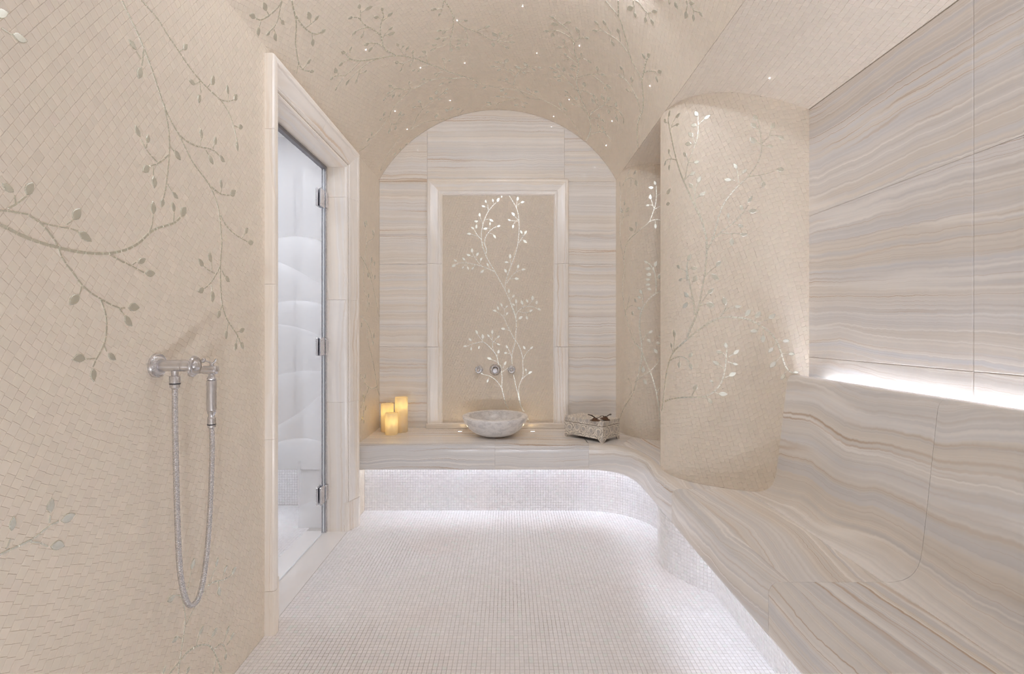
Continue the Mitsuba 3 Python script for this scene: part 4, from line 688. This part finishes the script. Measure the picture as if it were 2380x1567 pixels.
  [[-165,4306,-131,4376],[-100,4367,-90,4414],[-224,4306,-231,4361],[-320,4292,-338,4348],[-336,4234,-401,4253],[-282,4054,-215,4019],[-418,4086,-424,4152],[-444,4025,-509,4025],[-508,3900,-556,3940],[-474,3909,-469,3981],[-546,3832,-618,3839],[-171,3943,-110,3961],[-272,3956,-272,4015],[-305,3923,-376,3908],[-224,3826,-184,3763],[-776,3380,-844,3345],[-761,3424,-810,3454],[-637,3440,-684,3486],[-655,3357,-690,3316],[-614,3351,-585,3294],[-510,3344,-548,3300],[-532,3551,-538,3624],[-558,3509,-623,3538],[-472,3504,-437,3561],[-412,3433,-386,3487],[-293,3352,-323,3404],[-361,3302,-418,3257]]),
 ('wall_back', 'K', [[44,-44,2994,-38,3108,-7,3221,44,3361,95,3500,133,3626,152,3753,164,3930,158,4070,133,4196,82,4297,12,4411],[32,123,4221,131,4323],[25,135,4259,181,4297],[32,158,4032,99,4095],[32,152,4025,44,4032],[25,107,4019,82,3981],[38,156,3690,183,3740,244,3824],[20,211,3791,209,3832],[25,190,3743,224,3747],[32,44,3367,29,3462],[20,38,3405,4,3409],[20,-4,3221,-24,3254],[38,-25,3095,31,3177,107,3259,193,3294],[25,123,3272,139,3320],[25,19,3164,92,3171],[32,31,2823,12,2949],[25,31,2854,59,2885],[50,31,2813,71,2706,111,2584,121,2492,114,2334,99,2191,64,2077,54,1963,59,1891],[43,114,2599,135,2663,185,2720,257,2756,342,2756,431,2723],[29,128,2685,119,2795],[29,299,2770,357,2840],[21,221,2749,225,2777],[36,164,2685,271,2663,311,2674],[21,259,2656,269,2614],[29,114,2527,156,2564],[43,99,2263,56,2334,14,2420,-29,2506,-65,2592,-101,2634,-172,2677],[29,-65,2606,-58,2706,-86,2749],[29,-58,2709,-39,2737],[21,-51,2606,-29,2627],[29,21,2399,-44,2417],[43,99,2263,156,2177,192,2091,214,1991,221,1848,221,1734,192,1648,156,1534,164,1420,185,1305,249,1184],[36,228,1977,271,2063,325,2120],[36,214,1677,271,1734,299,1751],[21,271,1734,269,1784],[71,149,1477,171,1334,228,1191],[57,271,1134,328,1005],[43,78,1748,99,1648,128,1520,149,1448],[36,49,2013,1,2131],[21,28,2049,-11,2060]],
  [[133,4323,145,4395],[183,4296,249,4316],[97,4095,47,4158],[44,4032,-9,4051],[80,3978,67,3911],[244,3824,282,3886],[209,3829,177,3892],[224,3747,285,3700],[29,3462,29,3540],[6,3409,-57,3411],[-24,3254,-57,3315],[196,3297,262,3308],[139,3320,158,3383],[92,3171,164,3164],[12,2949,12,3019],[61,2886,95,2934],[431,2720,489,2697],[118,2795,114,2866],[102,2767,54,2796],[359,2843,364,2920],[297,2810,268,2866],[224,2776,192,2846],[419,2782,439,2843],[314,2677,368,2706],[271,2616,292,2556],[156,2566,216,2606],[-169,2676,-232,2695],[-139,2700,-158,2759],[-86,2749,-115,2806],[-39,2737,2,2770],[-29,2626,6,2667],[-41,2416,-108,2430],[325,2120,371,2163],[257,2117,225,2169],[297,1750,361,1788],[269,1788,257,1837],[1,2131,-29,2183],[-11,2060,-65,2060]]),
 ('wall_back', 'K', [[57,6,1234,-44,1334,-72,1448,-94,1548,-89,1677,-101,1791,-115,1891],[50,-122,1848,-158,1977,-172,2020,-244,2120,-315,2191,-372,2227,-444,2220,-530,2206],[29,-530,2199,-615,2160],[21,-541,2184,-544,2149],[36,-375,2234,-454,2340],[21,-377,2249,-379,2270],[43,-222,2091,-232,2206,-237,2346],[36,-241,2256,-275,2299],[50,-222,2220,-167,2286],[29,-208,2220,-169,2207],[29,-165,2006,-151,2051],[36,-137,1913,-201,1948,-247,1966],[29,-79,1834,-61,1883],[36,-94,1777,-15,1834],[43,-101,1548,-172,1648,-244,1705,-315,1734,-387,1748],[29,-279,1705,-295,1677]],
  [[-612,2160,-670,2156],[-541,2241,-594,2281],[-544,2151,-544,2094],[-427,2173,-447,2117],[-454,2339,-487,2402],[-379,2270,-387,2346],[-237,2344,-232,2412],[-274,2297,-312,2344],[-167,2286,-122,2324],[-169,2206,-115,2183],[-151,2049,-137,2116],[-244,1966,-318,1994],[-61,1883,-29,1940],[-18,1830,28,1848],[-295,1678,-312,1617],[-375,1747,-415,1773]]),
]
STARS = [(3.542, 2.417), (3.2, 2.517), (2.7, 2.419), (3.638, 2.793), (3.869, 2.583), (3.204, 2.92), (2.94, 2.821), (3.063, 3.319), (2.689, 3.082), (2.707, 3.385), (3.811, 3.491), (4.213, 3.037), (4.255, 3.359), (4.314, 2.448), (3.89, 3.165)]
STARS_ALCOVE = [(1.097, 2.021), (0.987, 3.186)]
# ------------------------------------------------------------------ mirrored branches inlaid in the mosaics
SURFS = {'V': vault3d, 'P': pillar3d, 'Q': pier3d, 'K': back3d}
BRANCH_LABEL = {'wall_left': 'mirrored glass branch with small leaves inlaid in the mosaic', 'ceiling': 'mirrored branch inlaid in the vault', 'pillar': 'mirrored branch climbing the pillar', 'pillar_001': 'mirrored branch on the corner pillar', 'wall_back': 'cream mirrored plant over the taps'}
def strip_pieces(surf, pts, w, g, h=.0024):
    """A stem as a row of short glass pieces, each tilted a little."""
    p = np.array(pts, float)
    d = np.r_[0, np.cumsum(np.linalg.norm(np.diff(p, axis=0), axis=1))]
    keep = np.r_[True, np.diff(d) > 1e-5]; p, d = p[keep], d[keep]
    if len(p) < 2: return []
    cs = CubicSpline(d, p) if len(p) > 2 else (lambda t: p[0] + (p[1] - p[0]) * np.asarray(t)[..., None] / d[1])
    n = max(1, int(round(d[-1] / max(.021, 2.2 * w))))
    e = np.linspace(0, d[-1], n + 1); e[1:-1] += g.uniform(-.25, .25, n - 1) * d[-1] / n
    A, B = cs(e[:-1] + .0004), cs(e[1:] - .0004)
    t = B - A; t /= np.linalg.norm(t, axis=1, keepdims=True); s = np.stack([-t[:, 1], t[:, 0]], 1)
    ww = w * np.linspace(1, .78, n + 1)
    C = np.stack([A - s * ww[:-1, None] / 2, B - s * ww[1:, None] / 2, B + s * ww[1:, None] / 2, A + s * ww[:-1, None] / 2], 1)
    P, N = surf(C[..., 0], C[..., 1])
    nm = N.mean(1, keepdims=True)
    tilt = g.normal(0, .00009, (n, 1)) * np.array([-1, 1, 1, -1]) + g.normal(0, .00003, (n, 1)) * np.array([-1, -1, 1, 1])
    c = P.mean(1, keepdims=True)
    top = c + (P - c) * .9
    top = top - nm * ((top - c) * nm).sum(-1, keepdims=True)
    top = top + nm * (h + tilt[..., None])
    k = np.arange(4); k1 = (k + 1) % 4
    F = np.vstack([np.stack([k, k1, k1 + 4], 1), np.stack([k, k1 + 4, k + 4], 1), [[4, 5, 6], [4, 6, 7]]])
    return [(np.concatenate([P[i] - N[i] * .001, top[i]]), F) for i in range(n)]
TT = np.array([0, .06, .16, .30, .46, .62, .78, .91, 1.0])
WW = np.array([.05, .26, .60, .90, 1.0, .90, .64, .30, 0.0])
def leaf_mesh(surf, a, b, g, h=.0028):
    """One pointed glass leaf, slightly pillowed, flat on its own tangent plane."""
    a, b = np.array(a), np.array(b)
    c = (a + b) / 2
    P, N = surf(np.array([c[0], c[0] + 1e-3, c[0]]), np.array([c[1], c[1], c[1] + 1e-3]))
    e1, e2 = (P[1] - P[0]) / 1e-3, (P[2] - P[0]) / 1e-3
    n = N[0]
    ax = (b - a)[0] * e1 + (b - a)[1] * e2
    L = np.linalg.norm(ax); ax /= L
    sd = np.cross(n, ax)
    W = L * g.uniform(.24, .29)
    bend = g.normal(0, .05) * L
    mid = ax[None] * (TT - .5)[:, None] * L + sd[None] * (bend * np.sin(np.pi * TT))[:, None]
    up, dn = mid + sd * (W * WW)[:, None], mid - sd * (W * WW)[:, None]
    rim = np.vstack([up, dn[-2:0:-1]])
    m = len(rim)
    tl = n + ax * g.normal(0, .02) + sd * g.normal(0, .02); tl /= np.linalg.norm(tl)
    def lift(q, hh): return P[0] + q - n * (q @ tl)[:, None] * .6 + n * hh
    V = np.vstack([lift(rim, -.0012), lift(rim, h - .0006), lift(rim * .86, h), lift(mid[4:5] * 0, h + .00008)])
    i = np.arange(m); j = (i + 1) % m
    F = []
    for o in (0, m):
        F += [np.stack([o + i, o + j, o + m + j], 1), np.stack([o + i, o + m + j, o + m + i], 1)]
    F.append(np.stack([2 * m + i, 2 * m + j, np.full(m, 3 * m)], 1))
    F = np.vstack(F)
    x = np.cross(V[F[-1][1]] - V[F[-1][0]], V[F[-1][2]] - V[F[-1][0]])
    return V, (F if x @ n > 0 else F[:, ::-1])
g_ = np.random.default_rng(21)
for holder, sf, stems, leaves in TREES:
    surf = SURFS[sf]
    ms = []
    for st in stems:
        ms += strip_pieces(surf, np.array(st[1:], float).reshape(-1, 2) / 2000.0, st[0] / 8700.0, g_)
    if ms:
        bk = put(f'{holder}__branch', merge(ms), 'm_mirror')
        tag(bk, BRANCH_LABEL[holder])
    for lf in leaves:
        q = np.array(lf, float) / 2000.0
        put(bk + '__leaf', leaf_mesh(surf, q[:2], q[2:], g_), 'm_mirror')

# star lights in the vault and the alcove
def star(P, N, label):
    k = thing('star_light', label, 'star light', 'tiny star lights in the vault')
    R = frame_z(N)
    V, F = moved(lathe([(.0030, .0018), (.0022, .0030), (.0001, .0034)], 10), R, P)
    scene[k] = mikit.ply((V, F), 'm_black', emitter=light(STAR, .03))
for s, y in STARS:
    P, N = vault3d(np.array([s]), np.array([y])); star(P[0], N[0], 'tiny white star light among the mirrored branches of the vault')
for x, y in STARS_ALCOVE:
    P, N = alcove3d(np.array([x]), np.array([y])); star(P[0], N[0], 'tiny white star light in the pale alcove ceiling')
    del labels[list(labels)[-1]]['group']
labels[list(labels)[-1]]['label'] = 'tiny star light in the dark niche ceiling behind the pillar'

# ------------------------------------------------------------------ shower on the door wall
VX, VY, VZ = XL, 1.309, 1.104
RX = frame_z((1, 0, 0))
def on_x(m, dy=0, dz=0, dx=0): return moved(m, RX, (VX + dx, VY + dy, VZ + dz))
valve = thing('shower_valve', 'chrome wall shower valve with fluted rosette and round beaded handwheel', 'shower valve')
def fluted(r0, r1, z0, z1, nf, n=192, amp=.0011):
    th = np.linspace(0, 2 * np.pi, n, endpoint=False)
    fl = np.abs(np.cos(nf * th / 2)) * amp
    V = []
    for k in np.linspace(0, 1, 7):
        r = r0 + (r1 - r0) * k; z = z0 + (z1 - z0) * (1 - (1 - k) ** 2) + fl * math.sin(math.pi * min(1, k * 1.1 + .02)) ** .5
        V.append(np.stack([r * np.cos(th), r * np.sin(th), z], 1))
    V = np.vstack(V); k, i = np.meshgrid(np.arange(6), np.arange(n), indexing='ij')
    a, b = (k * n + i).ravel(), (k * n + (i + 1) % n).ravel()
    return V, np.vstack([np.stack([a, b, b + n], 1), np.stack([a, b + n, a + n], 1)])
put(f'{valve}__rosette', on_x(merge([lathe([(.0325, 0), (.0330, .004), (.0322, .0085), (.0300, .0105), (.0290, .0100), (.0282, .0088)], 64), fluted(.0282, .0150, .0088, .0160, 40)])), 'm_chrome', smooth=45)
put(f'{valve}__body', on_x(lathe([(.0150, .010), (.0156, .016), (.0156, .070), (.0148, .0712), (.0148, .0726), (.0158, .0738), (.0162, .078), (.0156, .082), (.0145, .092), (.0135, .103), (.0001, .104)], 40)), 'm_chrome', smooth=40)
beads = [moved((lambda s: (np.array(s.vertices), np.array(s.faces)))(trimesh.creation.icosphere(subdivisions=1, radius=.0015)), t=(.0258 * math.cos(t), .0258 * math.sin(t), .1045)) for t in np.linspace(0, 2 * math.pi, 48, endpoint=False)]
wh = put(f'{valve}__handwheel', on_x(lathe([(.012, .099), (.0225, .1005), (.0255, .1030), (.0260, .1060), (.0250, .1085), (.0225, .1100), (.0175, .1092), (.0150, .1096), (.0138, .1125), (.0105, .1160), (.0055, .1180), (.0001, .1186)], 56)), 'm_chrome', smooth=40)
put(wh + '__beading', on_x(merge(beads)), 'm_chrome', smooth=True)
OX = .052
put(f'{valve}__outlet', moved(lathe([(.0001, -.012), (.0092, -.014), (.0082, -.022), (.0082, -.027), (.0120, -.028), (.0132, -.030), (.0132, -.0465), (.0126, -.0478), (.0122, -.0480)], 32), t=(VX + OX, VY, VZ)), 'm_chrome', smooth=40)
put(f'{valve}__seal_ring', moved(lathe([(.0122, -.0478), (.0135, -.0482), (.0135, -.0500), (.0122, -.0504)], 32), t=(VX + OX, VY, VZ)), 'm_rubber', smooth=40)

BY = 1.457
BX, BZ = -.8965, 1.2 - (860 - 768) / 1120 * BY
brk = thing('shower_bracket', 'small chrome wall bracket that carries the hand shower', 'shower bracket')
put(f'{brk}__rosette', moved(lathe([(.021, 0), (.0215, .003), (.020, .006), (.013, .009), (.0075, .010)], 40), RX, (XL, BY, BZ)), 'm_chrome', smooth=40)
put(f'{brk}__arm', moved(lathe([(.0075, .008), (.0070, .018), (.0095, .020), (.0112, .0225), (.0112, .0300), (.0100, .0312)], 32), RX, (XL, BY, BZ)), 'm_chrome', smooth=40)
hs = thing('hand_shower', 'chrome hand shower hanging from its bracket on a long ribbed metal hose', 'hand shower')
put(f'{hs}__head', moved(lathe([(.0001, .0290), (.0108, .0292), (.0108, .0345), (.0126, .0355), (.0130, .0370), (.0130, .0640), (.0134, .0655), (.0134, .0730), (.0122, .0762), (.0085, .0785), (.0001, .0790)], 36), RX, (XL, BY, BZ)), 'm_chrome', smooth=40)
zt = lambda v: 1.2 - (v - 768) / 1120 * BY - BZ
put(f'{hs}__handle', moved(lathe([(.0001, -.004), (.0086, -.008), (.0082, zt(872)), (.0100, zt(877)), (.0134, zt(880)), (.0128, zt(882.5)), (.0104, zt(883.5)), (.0132, zt(884.5)), (.0136, zt(887)), (.0134, zt(920)), (.0130, zt(952)), (.0128, zt(953.5)), (.0112, zt(955)), (.0122, zt(957)), (.0088, zt(965)), (.0092, zt(969)), (.0112, zt(971)), (.0116, zt(973)), (.0116, zt(985.4)), (.0108, zt(986))], 36), t=(BX, BY, BZ)), 'm_chrome', smooth=32)
put(f'{hs}__seal_ring', moved(lathe([(.0108, zt(985.5)), (.0120, zt(986)), (.0120, zt(987.5)), (.0108, zt(988))], 30), t=(BX, BY, BZ)), 'm_rubber', smooth=40)
put(f'{hs}__ferrule', moved(lathe([(.0110, zt(988)), (.0114, zt(989)), (.0112, zt(993)), (.0088, zt(994)), (.0072, zt(996))], 30), t=(BX, BY, BZ)), 'm_chrome', smooth=40)
lv = put(f'{hs}__lever', moved(merge([lathe([(.0060, .008), (.0050, .013), (.0058, .0165), (.0042, .020), (.0001, .0215)], 24),
     tube(spline([(0, 0, .018), (-.008, -.001, .022), (-.018, -.002, .026)], 8), np.linspace(.0034, .0026, 8), 12),
     tube(spline([(0, 0, .018), (.006, .001, .020), (.010, .002, .026), (.012, .002, .031)], 8), np.linspace(.0034, .0022, 8), 12),
     moved(lathe([(.0001, -.004), (.0050, -.004), (.0072, -.001), (.0070, .003), (.0045, .006), (.0001, .0072)], 24), frame_z((-.55, -.7, .45)), (-.0225, -.003, .0265))]), t=(BX, BY, BZ + .002)), 'm_chrome', smooth=40)
HP = [(405, 897), (406.5, 950), (408, 1040), (410, 1130), (413, 1230), (417, 1310), (424, 1365), (433, 1396), (444.5, 1408), (457, 1398), (467, 1372), (476, 1325), (483.5, 1255), (489, 1170), (492, 1090), (493, 1030), (493, 992)]
hz = lambda v, y: 1.2 - (v - 768) / 1120 * y
hp = []
for i, (u, v) in enumerate(HP):
    x = np.interp(i, [0, 8, 16], [VX + OX, -.900, BX]); y = x * 1120 / (u - 1181.0)
    hp.append((x, y, hz(v, y)))
hp[0] = (VX + OX, VY, VZ - .046); hp[-1] = (BX, BY, BZ + zt(993))
hose = spline(hp, 1500)
hl = np.r_[0, np.cumsum(np.linalg.norm(np.diff(hose, axis=0), axis=1))]
tt = np.arange(0, hl[-1], .00078)
hose = np.stack([np.interp(tt, hl, hose[:, k]) for k in range(3)], 1)
put(f'{hs}__hose', tube(hose, .0062 + .0012 * np.array([0, .62, .93, 1, .93, .62])[np.arange(len(tt)) % 6], 14), 'm_chrome', smooth=True)
tag(f'{hs}__hose', 'ribbed chrome hose hanging in a long loop')
put(f'{valve}__ferrule', moved(lathe([(.0118, -.0503), (.0124, -.0512), (.0122, -.0590), (.0095, -.0610), (.0078, -.0640)], 30), t=(VX + OX, VY, VZ)), 'm_chrome', smooth=40)

# ------------------------------------------------------------------ taps over the bowl
RY = frame_z((0, -1, 0))
TZ = 1.2 - (860 - 768) / 1120 * 3.56
def tap(u): return ((u - 1181) / 1120 * 3.56, YB + .003, TZ)
for u, lab in ((1113, 'chrome tap knob on the mosaic, on the candle side of the spout'), (1189, 'chrome tap knob on the mosaic, on the box side of the spout')):
    k = thing('wall_tap', lab, 'tap')
    put(f'{k}__flange', moved(lathe([(.0295, 0), (.0300, .003), (.0285, .006), (.0200, .0085), (.0125, .010), (.0115, .030), (.0130, .033)], 44), RY, tap(u)), 'm_chrome', smooth=40)
    put(f'{k}__knob', moved(lathe([(.0130, .032), (.0230, .035), (.0265, .040), (.0262, .046), (.0235, .050), (.0190, .0495), (.0150, .0465), (.0120, .0470), (.0105, .0510), (.0080, .0550), (.0040, .0572), (.0001, .0578)], 44), RY, tap(u)), 'm_chrome', smooth=45)
k = thing('tap_spout', 'chrome spout with a fluted rosette in the mosaic above the stone bowl', 'spout')
put(f'{k}__rosette', moved(merge([lathe([(.0425, 0), (.0430, .004), (.0415, .009), (.0390, .0105), (.0380, .010)], 64), fluted(.0380, .0225, .010, .0165, 44, 220, .0014)]), RY, tap(1151)), 'm_chrome', smooth=45)
sp = spline([(0, 0, .014), (0, 0, .04), (0, 0, .075), (0, -.001, .100)], 16)
put(f'{k}__pipe', moved(tube(sp, np.r_[np.full(13, .0190), .0205, .0208, .0200], 36, caps=False), np.array([[1, 0, 0], [0, 0, -1], [0, 1, 0]]), tap(1151)), 'm_chrome', smooth=40)
tx, ty, tz = tap(1151)
Rm = frame_z((0, -.985, -.17))
put(f'{k}__outlet', moved(merge([lathe([(.0200, -.001), (.0190, .0004), (.0160, -.001), (.0150, -.006), (.0001, -.0065)], 36)]), Rm, (tx, ty - .1005, tz - .001)), 'm_steel', smooth=40)

# ------------------------------------------------------------------ on the bench: bowl, candles, box, cymbals, uplights
k = thing('stone_bowl', 'round white and grey marble vessel bowl standing on the onyx bench', 'bowl')
bp = [(.0001, 0), (.060, .0), (.085, .004), (.110, .011), (.140, .024), (.168, .043), (.193, .068), (.209, .092), (.219, .113), (.2235, .126), (.2245, .133), (.2235, .1375), (.220, .140), (.196, .1405), (.190, .140), (.186, .137), (.183, .130), (.174, .108), (.155, .080), (.125, .056), (.085, .039), (.040, .032), (.0001, .031)]
bs = spline([(r, 0, z) for r, z in bp[1:-1]], 110)[:, [0, 2]]
V, F = lathe(np.vstack([bp[:1], bs, bp[-1:]]), 120)
th = np.arctan2(V[:, 1], V[:, 0])
V = V + np.c_[V[:, :2] * (.010 * (meshkit.fbm(V * 9.0, 3, seed=4) - .5))[:, None], .006 * (meshkit.fbm(np.c_[np.cos(th), np.sin(th), 0 * th] * 1.4, 2, seed=2) - .5) * (V[:, 2] > .1)]
put(f'{k}__basin', moved((V, F), t=(-.089, 3.318, SEAT)), 'm_bowl', smooth=True)
put(f'{k}__drain', moved(lathe([(.020, .0325), (.020, .0345), (.0155, .036), (.0001, .0362)], 28), t=(-.089, 3.318, SEAT)), 'm_chrome', smooth=40)

for x, y, h, lab in ((-.868, 3.458, .199, 'middle height glowing pillar candle at the back, against the mosaic wall'), (-.762, 3.44, .248, 'tallest glowing pillar candle beside the panel frame'), (-.813, 3.358, .150, 'shortest glowing pillar candle, standing in front of the other two')):
    k = thing('candle', lab, 'candle', 'glowing pillar candles on the bench')
    r = .0442
    pr = [(.0001, .0006), (r * .97, .0006), (r, .003)] + [(r, z) for z in np.linspace(.01, h - .006, 9)] + [(r * .985, h - .002), (r * .95, h - .0002), (r * .90, h - .0012), (r * .84, h - .0045), (r * .5, h - .0065), (.0001, h - .007)]
    V, F = lathe(pr, 56)
    V = V + np.c_[V[:, :2] * (.012 * (meshkit.fbm(np.c_[V[:, :2] * 18, V[:, 2] * 10 + x * 9], 2, seed=6) - .5))[:, None], (V[:, 2] > h - .01) * .004 * (meshkit.fbm(np.c_[V[:, :2] * 22, V[:, 2] * 0 + y * 5], 2, seed=8) - .5)]
    put(f'{k}__wax', moved((V, F), t=(x, y, SEAT)), 'm_wax', smooth=50)
    s = trimesh.creation.icosphere(subdivisions=2, radius=.009); v = np.array(s.vertices) * [1, 1, 2.0]
    scene[f'{k}__flame_lamp'] = mikit.ply((v + [x, y, SEAT + h - .057], np.array(s.faces)), 'm_black', emitter=light(CANDLE, .5))

k = thing('jewelry_box', 'bone inlay box with scrolling grey circles and bracket feet on the bench corner', 'box')
L_, W_, H_ = .311, .197, .103
fr = np.array([.607, 3.085]); ex = np.array([.7115, -.7027]); org = fr - ex * L_
RB = rotz(math.atan2(ex[1], ex[0]))
def board(L, hgt, t=.009):
    q = [(0, 0), (.019, 0), (.024, .004), (.027, .011), (.033, .014), (.040, .020), (L - .040, .020), (L - .033, .014), (L - .027, .011), (L - .024, .004), (L - .019, 0), (L, 0), (L, hgt), (0, hgt)]
    m = trimesh.creation.extrude_polygon(Polygon(q), t, engine='earcut')
    V = np.array(m.vertices)[:, [0, 2, 1]]; return V, np.array(m.faces)[:, ::-1]
def inbox(m): return moved(m, RB, (org[0], org[1], SEAT))
sides = [board(L_, H_), moved(board(L_, H_), t=(0, W_ - .009, 0))]
for xx in (0, L_ - .009):
    V, F = board(W_, H_); sides.append((V[:, [1, 0, 2]] + [xx, 0, 0], F[:, ::-1]))
put(f'{k}__body', inbox(boxuv(merge(sides), (.011, .016))), 'm_inlay')
put(f'{k}__base', inbox(rbox(.009, L_ - .009, .009, W_ - .009, .0205, .026, .001)), 'm_dark_wood')
put(f'{k}__rebate', inbox(rbox(.004, L_ - .004, .004, W_ - .004, .098, H_ + .0022, .0008)), 'm_dark_wood')
put(f'{k}__lid', inbox(boxuv(rbox(-.0005, L_ + .0005, -.0005, W_ + .0005, H_ + .0018, .1375, .0022), (.011, .016))), 'm_inlay')
ztop = SEAT + .1375

k = thing('hand_cymbals', 'pair of small dark bronze cymbals tied by a leather cord, lying on the inlay box', 'cymbals')
cy = [(.0001, .0175), (.004, .0175), (.0075, .0162), (.0125, .0155), (.0155, .0130), (.0175, .0085), (.0235, .0055), (.0310, .0028), (.0335, .0012), (.0338, .0004), (.0325, 0), (.0290, .0006), (.0160, .0040), (.0110, .0110), (.0001, .0125)]
c1, c2 = np.array([.565, 3.135, ztop + .0002]), np.array([.634, 3.150, ztop + .0055])
R2 = np.array([[math.cos(.17), 0, math.sin(.17)], [0, 1, 0], [-math.sin(.17), 0, math.cos(.17)]]) @ rotx(.06)
put(f'{k}__cymbal', moved(lathe(cy, 48), t=c1), 'm_bronze', smooth=50)
put(f'{k}__cymbal', moved(lathe(cy, 48), R2, c2), 'm_bronze', smooth=50)
h1, h2 = c1 + [0, 0, .0172], c2 + R2 @ np.array([0, 0, .0172])
cord = [spline([h1, h1 + [-.010, 0, .006], h1 + [-.030, .002, .016], h1 + [-.046, .004, .021]], 14), spline([h1 + [-.044, .004, .0215], h1 + [-.028, .000, .0185], h1 + [-.008, -.002, .008], h1], 14),
        spline([h1, h1 + [.012, -.006, -.001], h1 + [.030, -.004, .006], (h1 + h2) / 2 + [.008, 0, .008], h2 + [-.010, 0, .002], h2], 24),
        spline([h2, h2 + [.012, 0, .004], h2 + [.026, 0, .011], h2 + [.036, -.002, .013], h2 + [.036, .004, .016], h2 + [.026, .003, .014], h2 + [.010, .002, .004]], 24)]
kn = trimesh.creation.icosphere(subdivisions=2, radius=.0046)
put(f'{k}__cord', merge([tube(c, .0019, 8) for c in cord] + [moved((np.array(kn.vertices), np.array(kn.faces)), t=q) for q in (h1, h2)]), 'm_leather', smooth=50)

for x, lab in ((-.3435, 'tiny warm uplight set in the bench, on the candle side of the bowl'), (.1755, 'tiny warm uplight set in the bench, on the box side of the bowl')):
    k = thing('uplight', lab, 'uplight')
    V, F = moved(lathe([(.0150, .0010), (.0110, .0016), (.0001, .0018)], 24), t=(x, 3.443, SEAT))
    scene[f'{k}__lens'] = mikit.ply((V, F), 'm_black', emitter=light(UPLIGHT, .5))
    put(f'{k}__ring', moved(lathe([(.0150, .0004), (.0155, .0018), (.0178, .0016), (.0184, .0001)], 28), t=(x, 3.443, SEAT)), 'm_steel', smooth=40)
